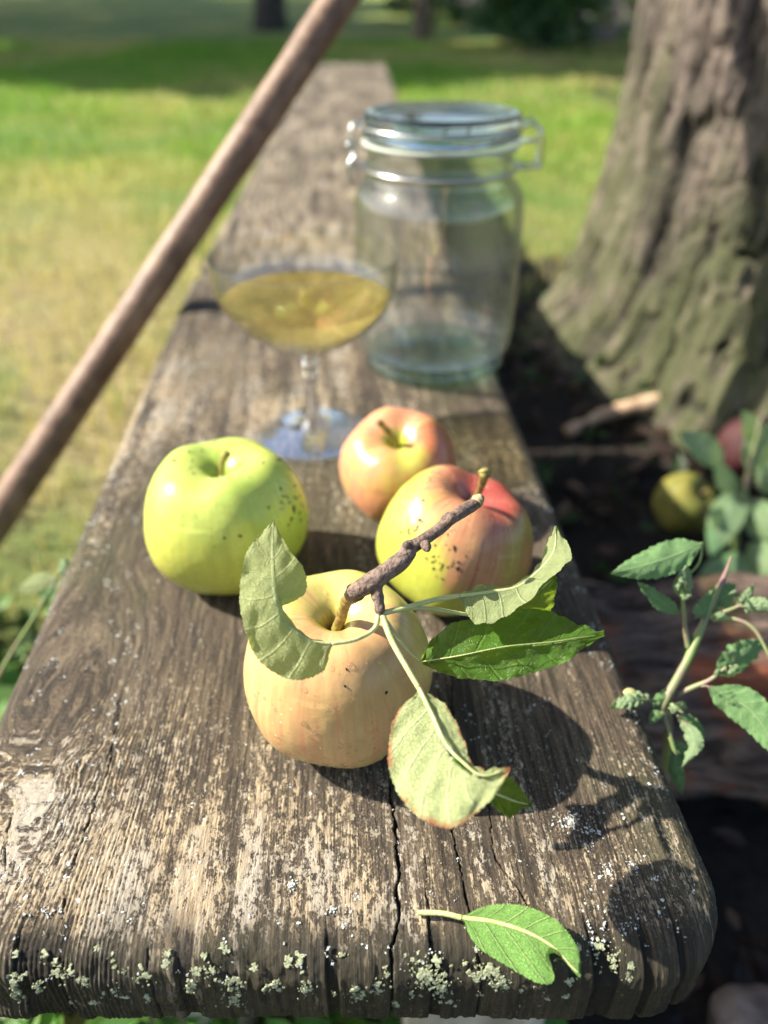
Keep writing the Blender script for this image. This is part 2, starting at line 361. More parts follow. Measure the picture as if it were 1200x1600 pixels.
tag(mk('ivy_ground_cover', V, F, M_blade, cattrs={'col': cc}, loc=(.3, 1, -.3)), 'sparse dark green leaves in the shade at the foot of the tree', 'ground cover', kind='stuff')

# ------------------------------------------------------------------ trees
def bark_mat(name, c1, c2, moss=None, sc3=(18, 18, 3)):
    m, t, p = mat(name); N = NT(t); o = N.obj(); f = N.noise(N.vscale(o, sc3), 1, 6, .62, .8); f2 = N.noise(N.vscale(o, (7, 7, 2.4)), 1, 4, .6, .5); g = N.noise(o, 60, 5, .7)
    c = N.mix(N.ramp(N.math('ADD', N.math('MULTIPLY', f, .6), N.math('MULTIPLY', f2, .4)), .42, .57), c1, c2); c = N.mix(N.ramp(g, .6, .35), c, N.mix(.6, c, (.03, .022, .016)))
    if moss:
        z = N.n('SeparateXYZ', Vector=o).outputs[2]
        k = N.math('ADD', N.math('MULTIPLY', N.noise(N.vscale(o, (11, 11, 3.0)), 1, 5, .7), 2.2), N.math('MULTIPLY', z, -1.9))
        c = N.mix(N.math('MULTIPLY', N.ramp(k, .30, .95), .8), c, moss)
    c = N.mix(N.math('MULTIPLY', N.ramp(N.attr('crack'), .35, .8), .8), c, (.014, .011, .008))
    c = N.mix(N.math('MULTIPLY', N.ramp(N.noise(N.vscale(o, (26, 26, 13)), 1, 5, .7), .50, .66), .5), c, (.20, .16, .125))
    N.set(p.inputs['Base Color'], c); p.inputs['Roughness'].default_value = .9
    N.set(p.inputs['Normal'], N.bump(N.math('ADD', f, N.math('MULTIPLY', g, .5)), .012)); return m
M_trunk = bark_mat('old_tree_bark', (.018, .014, .012), (.135, .105, .085), (.058, .066, .022), (17, 17, 5.5))
M_darktrunk = bark_mat('dark_bark', (.02, .018, .016), (.06, .05, .045))
M_tantrunk = bark_mat('tan_bark', (.14, .10, .07), (.3, .22, .15))
def trunk(name, c, r0, r1, h, flare, parent, mt, nr=90, na=140, amp=.03, seed=0, k=12):
    zz = np.linspace(0, 1, nr)**1.7*h; th = np.linspace(0, 2*np.pi, na, endpoint=False); Z, T = np.meshgrid(zz, th, indexing='ij')
    R = r0+(r1-r0)*Z/h+flare*np.exp(-Z/.12)*(1+.35*np.cos(5*T+seed)+.2*np.cos(3*T+1))
    cx, cy = np.cos(T), np.sin(T); nn = fbm(cx*k*.35, cy*k*.35, Z*5.5, 5, seed); fur = np.abs(noise(cx*k*.7+nn*1.6, cy*k*.7+nn, Z*5.+nn, seed+3))
    w1 = fbm(cx*4, cy*4, Z*6, 3, seed+9); cr1 = np.abs(noise(cx*k*1.1+w1*.8, cy*k*1.1+w1*.8, Z*6.5+w1*1.5, seed+11)); cr2 = np.abs(noise(cx*k*2.6+w1, cy*k*2.6, Z*17, seed+12))
    plate = sstep(.02, .22, cr1)*.75+sstep(.0, .25, cr2)*.35+.25*fbm(cx*k*5, cy*k*5, Z*40, 3, seed+13)
    R = R+amp*(nn*.45+(fur-.3)*.35+(plate-.8)*.62)*(r0/.25)
    V = np.stack([c[0]+R*cx+.03*np.sin(Z*1.4+seed)*Z, c[1]+R*cy, c[2]-.05+Z], -1).reshape(-1, 3)
    return mk(name, V, gridF(nr, na, True), mt, parent, attrs={'crack': (1-np.clip(plate, 0, 1)).ravel()})
M_leafmass = blade_mat('tree_leaves', .3)
def foliage(name, c, rad, n, size, parent, cols, seed, clump=26, squash=1.):
    r = np.random.default_rng(seed); rad = np.asarray(rad)
    u = r.normal(0, 1, (clump, 3)); u /= np.linalg.norm(u, axis=1)[:, None]; cc = u*r.uniform(.35, .95, (clump, 1))*rad+np.asarray(c); cs = r.uniform(.16, .42, clump)
    k = r.integers(0, clump, n); d = r.normal(0, 1, (n, 3)); d /= np.linalg.norm(d, axis=1)[:, None]; P = cc[k]+d*(r.random((n, 1))**.45)*cs[k, None]*rad
    s = r.uniform(*size, n); a = r.normal(0, 1, (n, 3)); a /= np.linalg.norm(a, axis=1)[:, None]; b = np.cross(a, r.normal(0, 1, (n, 3))); b /= np.linalg.norm(b, axis=1)[:, None]
    V = np.stack([P-a*s[:, None], P-b*s[:, None]*.5, P+a*s[:, None], P+b*s[:, None]*.5], 1).reshape(-1, 3); F = np.arange(n*4).reshape(-1, 4)
    col = np.asarray(cols)[r.integers(0, len(cols), n)]*(r.uniform(.7, 1.2, (clump, 1))[k])
    return mk(name, V, F, M_leafmass, parent, cattrs={'col': np.repeat(col, 4, 0)}, smooth=False)
GR = [(.05, .13, .02), (.08, .17, .03), (.04, .10, .02), (.10, .2, .04)]
def tree(name, c, r0, r1, h, flare, crown_c, crown_r, label, n, mt=None, seed=0, group=None, cols=GR, size=(.06, .14), amp=.03, nr=60, na=60):
    g = empty(name, (c[0], c[1], float(ground_z(c[0], c[1]))), label, 'tree', group)
    trunk('trunk', (c[0], c[1], float(ground_z(c[0], c[1]))), r0, r1, h, flare, g, mt or M_darktrunk, nr, na, amp, seed)
    foliage('crown', crown_c, crown_r, n, size, g, cols, seed+5)
    return g
tree('old_tree', (.585, 1.09), .262, .235, 3.2, .120, (.9, 1.6, 4.0), (2.0, 2.0, 1.3), 'thick mossy trunk of the old tree right behind the bench', 5000, M_trunk, 3, nr=520, na=380, amp=.024)
tree('dark_tree', (-1.16, 9.3), .15, .12, 4.0, .06, (-1.6, 9.9, 4.2), (3.2, 2.4, 1.7), 'dark tree trunk standing in the shade beyond the top of the wooden pole', 9000, seed=8)
tree('shade_tree', (-6.0, 6.9), .22, .15, 4., .06, (-5.9, 6.9, 4.3), (2.5, 2.2, 1.7), 'tree outside the left edge that shades the far lawn', 9000, seed=12, size=(.10, .2))
tree('slender_tree', (.32, 7.6), .07, .06, 3., .03, (.4, 8.6, 4.0), (1.8, 1.8, 1.1), 'slim brownish tree trunk in the shade above the glass jar', 2600, M_tantrunk, seed=15)
def bush(x, y, r, label, seed, n=5200):
    g = empty('bush', (x, y, float(ground_z(x, y))), label, 'bush', 'bushes at the end of the lawn')
    b = []
    for k in range(6):
        a = k*1.05; b.append(tube([(x, y, -.25), (x+.3*r*math.cos(a), y+.3*r*math.sin(a), r*.3), (x+.6*r*math.cos(a), y+.6*r*math.sin(a), r*.7)], [.02, .015, .006], 6, sub=8))
    mk('stem', *merge(b), M_darktrunk, g)
    foliage('foliage', (x, y, r*.42-.12), (r, r, r*.72), n, (.02, .05), g, [(.03, .09, .015), (.05, .13, .02), (.025, .07, .02)], seed, 30)
for k_, (x_, y_, r_, h_, lb_) in enumerate([(-7.4, 10.2, 3.0, 4.4, 'second shade tree beyond the left edge, behind the nearest one'), (-9.6, 14.5, 3.8, 5.0, 'third shade tree beyond the left edge of the lawn'), (-12.5, 20, 5., 6., 'fourth and farthest shade tree beyond the left edge of the lawn'), (-16, 27, 6., 7., 'large tree far beyond the left side of the lawn'), (3.5, 12.5, 2.6, 4.2, 'tree hidden behind the old trunk at the far right of the lawn')]):
    tree('shade_tree', (x_, y_), .22, .15, h_, .06, (x_, y_, h_+.2), (r_, r_*.95, 1.9), lb_, 9000, seed=41+k_, size=(.14, .30))
bush(1.25, 6.9, .85, 'dark green bush at the far edge of the lawn, left of the old tree', 31)
bush(2.55, 7.6, 1.0, 'dark green bush beyond the old tree, behind its trunk', 32)
bush(.55, 10.6, .8, 'small distant bush in the shade between slim trunk and dark bush', 33, 3500)

# ------------------------------------------------------------------ bench
def board_x(x): return x
CRACKS = [([(612, 1130), (611, 1200), (615, 1290), (621, 1370), (623, 1430), (612, 1500), (611, 1575)], .0008, .0045),
          ([(703, 1035), (706, 1110), (702, 1210), (706, 1295), (722, 1370), (735, 1420), (745, 1480), (765, 1560)], .0005, .003),
          ([(757, 1240), (768, 1300), (775, 1340), (832, 1420), (848, 1470)], .00035, .002),
          ([(190, 1090), (170, 1200), (140, 1280), (112, 1360), (95, 1440)], .0004, .002),
          ([(660, 1330), (668, 1400), (672, 1470)], .0003, .0015),
          ([(230, 1480), (228, 1520), (231, 1560)], .0003, .0015),
          ([(20, 1270), (8, 1330), (2, 1400)], .0004, .002),
          ([(515, 760), (512, 800), (500, 850)], .0003, .001)]
KNOTS = [((-.145, .232), .020), ((-.116, .345), .012)]
def seg_dist(px, py, pts):
    d = np.full(px.shape, 9.); tt = np.zeros(px.shape)
    for i in range(len(pts)-1):
        a, b = pts[i], pts[i+1]; ab = b-a; t = np.clip(((px-a[0])*ab[0]+(py-a[1])*ab[1])/(ab@ab), 0, 1)
        q = np.hypot(px-a[0]-t*ab[0], py-a[1]-t*ab[1]); k = q < d; d = np.where(k, q, d); tt = np.where(k, (i+t)/(len(pts)-1), tt)
    return d, tt
RB = .013
def plank(parent, y0, y1, xc, shear, W, TH, nx, ny, mt, hero, label, r=RB, rc=.036, zoff=0., ypow=1.5, seed=0):
    ext = r*math.pi/2+(TH-2*r)+r*.9
    hx = W/2-r; L = y1-y0
    # parameter domain
    flat = np.linspace(-hx, hx, nx); ne = max(6, int(ext/.0007) if hero else 8); side = np.linspace(0, ext, ne+1)[1:]
    gx = np.concatenate([-hx-side[::-1], flat, hx+side])
    yf = y0+r+(L-2*r)*np.linspace(0, 1, ny)**ypow
    gyy = np.concatenate([y0+r-side[::-1], yf, y1-r+side[::4]])
    PX, PY = np.meshgrid(gx, gyy)
    # signed distance to inner rounded rectangle
    cy = (y0+y1)/2; hy = L/2-r; ri = rc-r
    qx = np.abs(PX)-(hx-ri); qy = np.abs(PY-cy)-(hy-ri)
    ox, oy = np.maximum(qx, 0), np.maximum(qy, 0); ln = np.hypot(ox, oy)
    sdv = ln+np.minimum(np.maximum(qx, qy), 0)-ri
    nxv = np.where(ln > 1e-9, ox/(ln+1e-12), 0)*np.sign(PX); nyv = np.where(ln > 1e-9, oy/(ln+1e-12), 0)*np.sign(PY-cy)
    s = np.maximum(sdv, 0); ph = np.minimum(s/r, math.pi/2); down = np.clip(s-r*math.pi/2, 0, TH-2*r); rest = np.maximum(s-r*math.pi/2-(TH-2*r), 0)
    ph2 = rest/r                                               # lower rounding
    bx = PX-nxv*s; by = PY-nyv*s
    outr = r*np.sin(ph)-r*(1-np.cos(ph2))*(ph2 > 0)
    x = bx+nxv*outr; y = by+nyv*outr; z = -r*(1-np.cos(ph))-down-r*np.sin(ph2)
    Nn = np.stack([nxv*np.sin(ph), nyv*np.sin(ph), np.cos(ph)], -1)
    xw = x+xc-shear*(y-y0)
    # grain
    g = x+.0022*fbm(x*5, y*1.8, 0, 2, seed+1)+.0006*noise(x*40, y*9, 0, seed+2)
    gyv = y+0*x
    for (kx, ky), kr in (KNOTS if hero else [((.02, y0+.35), .02), ((-.05, y0+1.2), .022), ((.07, y0+.8), .015)]):
        kxl = kx-xc+shear*(ky-y0) if hero else kx
        dx = x-kxl; dy = (y-ky)/2.0; d = np.hypot(dx, dy)
        g = g-dx*kr**2/(d**2+.22*kr**2)*.95+.011*fbm(x*60, y*34, 0, 5, seed+55)*np.exp(-(d/(kr*1.8))**2)
        ins = np.exp(-(d/(kr*.55))**2); g = g*(1-ins)+(kxl+d)*ins
    lamb = .0021+.0007*noise(g*25, 0, 0, seed+4)
    ring = np.sin(2*np.pi*g/.0016+5.*noise(g*70, y*5, 0, seed+3)+1.8*noise(g*350, y*45, 0, seed+31))
    zone = sstep(.25, .6, .5+.5*noise(g*22+3.3, y*1.2, 0, seed+6)) if not hero else np.clip(sstep(-.118, -.104, x+.006*noise(y*20, 0, 0, 5))*(1-sstep(-.075, -.035, x))*.95*(.35+.65*sstep(-.35, .25, fbm(x*25, y*14, 0, 3, 91)))+sstep(.07, .10, x)*.5*sstep(-.2, .3, noise(x*30, y*12, 0, 92))+.03, 0, 1)
    fine = noise(g*800, y*45, 0, seed+7); med = fbm(g*170, y*16, 0, 3, seed+8)
    ridge = zone*ring*.75+(1-zone)*(med*1.5+fine*.25)
    amp = sstep(-.3, .5, fbm(x*9, y*7, 0, 3, seed+12))
    h = .00024*(zone*ring*(.3+.9*amp))+.00018*med+.00008*fine+.00025*fbm(g*60, y*8, 0, 2, seed+9)+.00030*fbm(x*450, y*330, 0, 3, seed+10)
    h = h-.0012*sstep(.15, .7, fbm(g*45, y*9, 0, 2, seed+14))*.4
    crk = np.zeros_like(x)
    if hero:
        for pts, wdt, dep in CRACKS:
            P = np.array([at(a, b)[:2] for a, b in pts]); dd, tt = seg_dist(xw+.0008*noise(y*160, x*30, 0, 40)+.0004*noise(y*600, 0, 0, 41), y, P)
            wv = .75*wdt*(.35+.9*np.sin(np.pi*np.clip(tt*.85+.12, 0, 1)))*(.8+.5*noise(y*220, 0, 0, 43))
            c = 1-sstep(.35, 1.35, dd/wv); crk = np.maximum(crk, c); h = h-dep*c*.6
        # small end checks across the rounded front
        ec = sstep(.42, .52, noise(g*170, y*6, 0, 61))*(1-sstep(.008, .026, y-y0)); crk = np.maximum(crk, ec*.85); h = h-.0012*ec
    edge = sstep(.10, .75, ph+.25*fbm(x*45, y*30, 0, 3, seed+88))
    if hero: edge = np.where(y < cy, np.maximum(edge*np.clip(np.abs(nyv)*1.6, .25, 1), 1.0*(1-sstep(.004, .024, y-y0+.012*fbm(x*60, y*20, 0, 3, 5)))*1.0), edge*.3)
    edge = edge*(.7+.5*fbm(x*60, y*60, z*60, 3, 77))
    if hero: h = h-.0018*sstep(.05, .6, fbm(x*38, z*55, 0, 4, 66))*sstep(.2, .9, ph)*(y < cy)-.0006*sstep(.1, .5, fbm(g*260, z*60, 0, 3, 67))*sstep(.3, 1., ph)*(y < cy)
    h = h-.0009*edge*np.abs(fbm(x*220, y*220, z*220, 3, 71))
    worn = .5+.45*fbm(x*20, y*10, 0, 5, seed+20)
    if hero:
        worn = worn+.40*(1-sstep(.14, .26, y))-.16*sstep(.20, .26, y)*(1-sstep(.33, .40, y))+.22*sstep(.36, .48, y)
        worn = worn+.18*(1-sstep(-.10, -.04, x))*(1-sstep(.22, .26, y))
        worn = worn-.5*(1-sstep(.004, .020, y-y0))
        for (kx, ky), kr in KNOTS: worn = worn-.45*np.exp(-(((xw-kx)/.022)**2+((y-ky)/.040)**2))
    else: worn = worn+.30
    green = sstep(0, .5, fbm(x*22, y*12, 0, 3, seed+30))*(1-.4*sstep(.3, .5, y))+.8*edge
    P3 = np.stack([xw, y, z+zoff], -1)+Nn*h[..., None]
    V = P3.reshape(-1, 3); nr, nc = x.shape
    F = [gridF(nr, nc)]
    # underside
    bl = len(V); idx = np.concatenate([np.arange(nc), np.arange(1, nr)*nc+nc-1, (nr-1)*nc+np.arange(nc-2, -1, -1), np.arange(nr-2, 0, -1)*nc])
    V = np.vstack([V, [[xc-shear*(cy-y0), cy, zoff-TH+.001]]]); F.append(np.stack([idx, np.full(len(idx), bl), np.roll(idx, -1)], 1)[:, [0, 1, 2]])
    pad = lambda a, v=0.: np.append(a.ravel(), v)
    o = mk('seat_plank', V, F, mt, parent, uv=np.vstack([np.stack([g, gyv-.6*z*(np.abs(nyv) > .3)], -1).reshape(-1, 2), [[0, 0]]]),
           attrs={'worn': pad(worn), 'ridge': pad(ridge), 'edge': pad(np.clip(edge, 0, 1)), 'crack': pad(crk), 'green': pad(np.clip(green, 0, 1))})
    if label: o['label'] = label
    return o
bench = empty('garden_bench', (-.03, .15, -.3), 'low weathered grey brown wooden bench carrying the apples, glass and jar', 'bench')
BY0, BSH = .1165, .0615
BXC = -.026+BSH*(.2-BY0)
front_plank = plank(bench, BY0, .832, BXC, BSH, .2835, .043, 640, 860, M_wood, True, 'cracked front plank with rounded end and lichen', seed=100)
plank(bench, .842, 3.25, -.062, .030, .285, .046, 150, 500, M_woodfar, False, 'pale far plank running away behind the jar', r=.008, rc=.012, zoff=-.003, ypow=1.3, seed=200)
def block(c, sx, sy, h, top, seed, mt, name, parent):
    n = 26; th = np.linspace(0, 2*np.pi, 48, endpoint=False); zz = np.linspace(0, 1, n); Z, T = np.meshgrid(zz, th, indexing='ij')
    k = (np.abs(np.cos(T))**6+np.abs(np.sin(T))**6)**(-1/6.); e = 1-.10*(np.abs(2*Z-1)**8)
    nz = 1+.05*fbm(np.cos(T)*3, np.sin(T)*3, Z*3, 3, seed)
    V = np.stack([c[0]+sx*k*np.cos(T)*e*nz, c[1]+sy*k*np.sin(T)*e*nz, top-h+Z*h+.002*noise(np.cos(T)*4, np.sin(T)*4, 0, seed)*(Z < .95)], -1).reshape(-1, 3)
    F = [gridF(n, 48, True)]; m0 = len(V); V = np.vstack([V, [[c[0], c[1], top]], [[c[0], c[1], top-h]]]); i = np.arange(48); j = (i+1) % 48
    F.append(np.vstack([np.stack([(n-1)*48+i, (n-1)*48+j, np.full(48, m0)], 1), np.stack([j, i, np.full(48, m0+1)], 1)]))
    return mk(name, V, F, mt, parent)
M_leg = simple('pale_cut_wood', (.30, .24, .19), (.62, .52, .44), 30, .8, .003, 6, (1, 1, .25))
for k, (x, y) in enumerate([(.052, .215), (-.125, .235), (.03, .74), (-.155, .74), (-.02, 1.3), (-.16, 1.3), (-.06, 2.8), (-.2, 2.8)]):
    zt = -.0445 if y < .84 else -.0505; gz = float(ground_z(x, y))-.02
    block((x, y), .035 if y > .3 else .042, .028, zt-gz, zt, 50+k, M_leg, 'leg', bench)

# lichen crusts: crumbs that follow the plank's surface
def board_surf(xw, y):
    """approximate surface point and normal of the front plank for a plan position"""
    r = RB; W = .2835; xl = xw-BXC+BSH*(y-BY0); hx = W/2-r
    ny_ = max(0, min(1, (BY0+r-y)/r)); nx_ = max(-1, min(1, (abs(xl)-hx)/r))*np.sign(xl) if abs(xl) > hx else 0
    q = min(1, math.hypot(nx_, ny_)); z = -r*(1-math.sqrt(max(0, 1-q*q)))
    n = np.array([nx_, -ny_, math.sqrt(max(.02, 1-q*q))]); return np.array([xw, y, z]), n/np.linalg.norm(n)
def crumbs(name, clusters, smin, smax, mt, label, seed, cat='lichen'):
    r = np.random.default_rng(seed); parts = []
    for (u, v, rad, n) in clusters:
        for _ in range(int(n*(2.3 if smax < .0008 else 1.6))):
            a = r.uniform(0, 2*np.pi); q = abs(r.normal(0, .55))*rad; uu, vv = u+math.cos(a)*q, v+math.sin(a)*q
            p = at(uu, vv, 0); rs = RB
            if p[1] < BY0+rs:                                 # on the rounded front: take the arc angle that this ray meets
                fa = np.linspace(0, math.pi/2, 40); cy_ = BY0+rs-rs*np.sin(fa); cz_ = -rs+rs*np.cos(fa)
                cy_ = np.append(cy_, [BY0]*8); cz_ = np.append(cz_, -rs-np.linspace(.001, .010, 8)); fa = np.append(fa, [math.pi/2]*8)
                pv = proj(np.stack([0*cy_, cy_, cz_], 1))[1]; ii = int(np.abs(pv-vv).argmin())
                if vv > pv.max()+1: continue
                xx = (uu-600)/FPX*((np.array([0, cy_[ii], cz_[ii]])-CAM)@Fv)
                P, _n = board_surf(xx, BY0+rs); P = P+np.array([0, cy_[ii]-BY0-rs, cz_[ii]]); nn = _n+np.array([0, -math.tan(min(fa[ii], 1.35)), 0])
            else: P, nn = board_surf(p[0], p[1])
            xl = P[0]-BXC+BSH*(P[1]-BY0)
            if abs(xl) > .139: continue
            ccx, ccy = .2835/2-.036, BY0+.036
            if abs(xl) > ccx-.004 and P[1] < ccy+.004 and math.hypot(max(0, abs(xl)-ccx), max(0, ccy-P[1])) > .030: continue
            nn = nn/np.linalg.norm(nn); s = r.uniform(smin, smax)*(r.random()**1.8*1.15+.22); k = 11
            t1 = np.cross(nn, [0, 0, 1.] if abs(nn[2]) < .8 else [1., 0, 0]); t1 /= np.linalg.norm(t1); t2 = np.cross(nn, t1)
            th = np.linspace(0, 2*np.pi, k, endpoint=False)+r.uniform(0, 6)
            ro = s*r.uniform(.25, 1.7, k); ri = ro*.8
            base = P+np.outer(np.cos(th)*ro, t1)+np.outer(np.sin(th)*ro, t2)-nn*.0004; top = P+np.outer(np.cos(th)*ri, t1)+np.outer(np.sin(th)*ri, t2)+nn*(s*r.uniform(.02, .20, k))[:, None]
            V = np.vstack([base, top, P+nn*s*r.uniform(.02, .18)]); i = np.arange(k); j = (i+1) % k
            parts.append((V, [np.stack([i, j, k+j, k+i], 1), np.stack([k+i, k+j, np.full(k, 2*k)], 1)]))
    V, F = merge(parts); o = mk(name, V, F, mt, None, smooth=False, loc=(0, .15, 0)); o.parent = front_plank; o.location = -Vector(rootloc(front_plank))+Vector((0, .15, 0)); tag(o, label, None, kind='stuff'); return o
M_lw = simple('white_lichen', (.36, .38, .35), (.60, .63, .61), 900, .85)
M_lg = simple('green_lichen', (.20, .22, .12), (.40, .42, .27), 700, .85)
cw = [(890, 1285, 30, 70), (915, 1300, 22, 50), (950, 1360, 22, 40), (920, 1390, 30, 40), (895, 1390, 18, 25), (925, 1315, 40, 30), (965, 1405, 30, 36), (975, 1440, 26, 25), (985, 1350, 40, 25), (1025, 1370, 14, 10), (935, 1270, 18, 16),
      (458, 1380, 12, 16), (520, 1420, 14, 14), (560, 1400, 20, 20), (545, 1355, 16, 18), (600, 1412, 10, 12), (640, 1410, 14, 14), (540, 1440, 25, 14), (830, 1330, 50, 18), (880, 1450, 40, 20), (920, 1470, 50, 22), (1030, 1430, 30, 10)]
rr = np.random.default_rng(3)
for _ in range(230):                                         # scattered over the left side
    v = rr.uniform(640, 1450); xl = -.141+abs(rr.normal(0, .022)) if v < 1050 else -.141+rr.uniform(0, .075)
    y = at(600, v)[1]; xw = xl+BXC-BSH*(y-BY0); u = proj((xw, y, 0))[0]; cw.append((u, v, 9, 5))
for _ in range(420):
    v = rr.uniform(800, 1530); y = at(600, v)[1]; xl = rr.uniform(-.135, .135); u = proj((xl+BXC-BSH*(y-BY0), y, 0))[0]; cw.append((u, v, 8, 2))
for _ in range(50):
    v = rr.uniform(750, 1250); y = at(600, v)[1]; xl = .138-abs(rr.normal(0, .008)); u = proj((xl+BXC-BSH*(y-BY0), y, 0))[0]; cw.append((u, v, 7, 4))
crumbs('white_lichen', cw, .00016, .00052, M_lw, 'scattered grey white lichen crumbs', 5)
cg = [(365, 1565, 20, 50), (300, 1540, 12, 16), (130, 1535, 10, 12), (60, 1545, 12, 14), (20, 1555, 16, 14), (225, 1525, 18, 12), (430, 1540, 14, 18), (480, 1545, 16, 18), (660, 1525, 26, 60), (680, 1500, 18, 28), (690, 1545, 30, 40), (760, 1520, 20, 40), (785, 1535, 18, 30),
      (555, 1555, 20, 20), (1045, 1512, 8, 14), (940, 1480, 22, 18), (985, 1530, 16, 14), (960, 1510, 30, 20), (90, 1520, 20, 14), (590, 1545, 30, 20), (180, 1550, 24, 18), (330, 1520, 24, 18)]
for _ in range(60): cg.append((rr.uniform(0, 1040), rr.uniform(1480, 1575), 9, 6))
crumbs('green_lichen', cg, .00028, .0010, M_lg, 'pale green lichen crusts along the front edge', 6)

# ------------------------------------------------------------------ leaning wooden pole
PP = [atZ(-30, 851, .745), atZ(128, 612, .733), atZ(285, 374, .722), atZ(408, 187, .713), atZ(530, 0, .705), atZ(628, -150, .70)]
A_, B_ = PP[0], PP[-1]
dr = (B_-A_)/np.linalg.norm(B_-A_); tg = (-.295-A_[2])/dr[2]; P0 = A_+dr*tg; P1 = B_+dr*.35
m, t, p = mat('pole_wood'); N = NT(t); o_ = N.obj()
f = N.noise(o_, 34, 8, .72, .3)
N.set(p.inputs['Base Color'], N.mix(N.ramp(f, .35, .65), (.115, .060, .034), (.25, .150, .092))); p.inputs['Roughness'].default_value = .55
N.set(p.inputs['Normal'], N.bump(N.noise(N.vscale(o_, (200, 200, 60)), 1, 5), .001))
V, F = tube([P0]+PP+[P1], [.0160, .0157, .0160, .0156, .0161, .0158, .0160, .0158], 40, nz=.0011, nf=22, sub=140)
tag(mk('wooden_pole', V, F, m, loc=P0), 'smooth reddish brown wooden pole leaning across the far left of the bench', 'pole')

# ------------------------------------------------------------------ apples
def droplet_mat():
    m = bpy.data.materials.new('water'); m.use_nodes = True; t = m.node_tree; t.nodes.clear(); N = NT(t)
    out = N.n('OutputMaterial'); fc = N.n('LayerWeight'); fc.inputs[0].default_value = .5
    R_ = N.math('ADD', N.math('MULTIPLY', N.math('POWER', fc.outputs['Facing'], 4.), .6), .05, clamp=True)
    tr = N.n('BsdfTransparent'); N.set(tr.inputs[0], N.mix(N.math('POWER', fc.outputs['Facing'], 2.), (1, 1, 1), (.72, .74, .70)))
    gl = N.n('BsdfGlossy'); gl.inputs['Roughness'].default_value = .10; mx = N.n('MixShader'); N.set(mx.inputs[0], R_)
    t.links.new(tr.outputs[0], mx.inputs[1]); t.links.new(gl.outputs[0], mx.inputs[2])
    gs = N.n('BsdfGlass'); gs.inputs['IOR'].default_value = 1.33; m2 = N.n('MixShader'); m2.inputs[0].default_value = .2; t.links.new(mx.outputs[0], m2.inputs[1]); t.links.new(gs.outputs[0], m2.inputs[2])
    t.links.new(m2.outputs[0], out.inputs[0]); return m
M_drop = droplet_mat()
def apple_mat(name, speck=(.72, .66, .38), sp_amt=.7, coat=.0):
    m, t, p = mat(name); N = NT(t); c = N.attr('col', 'Color'); o = N.obj()
    v = N.vor(o, 330); f = N.ramp(v, .20, .08)
    lg = N.ramp(N.noise(o, 60, 3), .45, .6)
    c = N.mix(N.math('MULTIPLY', N.math('MULTIPLY', f, lg), sp_amt), c, speck)
    c = N.mix(N.math('MULTIPLY', N.ramp(N.noise(o, 900, 3), .4, .7), .10), c, (.5, .45, .2))
    c = N.mix(N.math('MULTIPLY', N.ramp(N.noise(N.vscale(o, (1, 1, .5)), 110, 6, .75), .60, .70), .45), c, (.20, .13, .05))
    N.set(p.inputs['Base Color'], c); N.set(p.inputs['Roughness'], N.math('ADD', .22, N.math('MULTIPLY', N.noise(o, 50, 4), .14)))
    p.inputs['Specular IOR Level'].default_value = .45
    p.inputs['Subsurface Weight'].default_value = .12; p.inputs['Subsurface Radius'].default_value = (1, .6, .2); p.inputs['Subsurface Scale'].default_value = .003
    h = N.math('ADD', N.noise(o, 180, 4), N.math('MULTIPLY', N.noise(o, 1200, 2), .12)); N.set(p.inputs['Normal'], N.bump(h, .0006, .35)); return m
PROF = [(0, .50), (.025, .503), (.05, .52), (.085, .58), (.125, .65), (.18, .71), (.26, .765), (.36, .805), (.48, .83), (.61, .80), (.74, .70), (.87, .51), (.965, .24), (1.0, -.05), (.955, -.34), (.845, -.58), (.69, -.755), (.54, -.84), (.44, -.875), (.32, -.865), (.22, -.80), (.12, -.72), (.05, -.69), (0, -.685)]
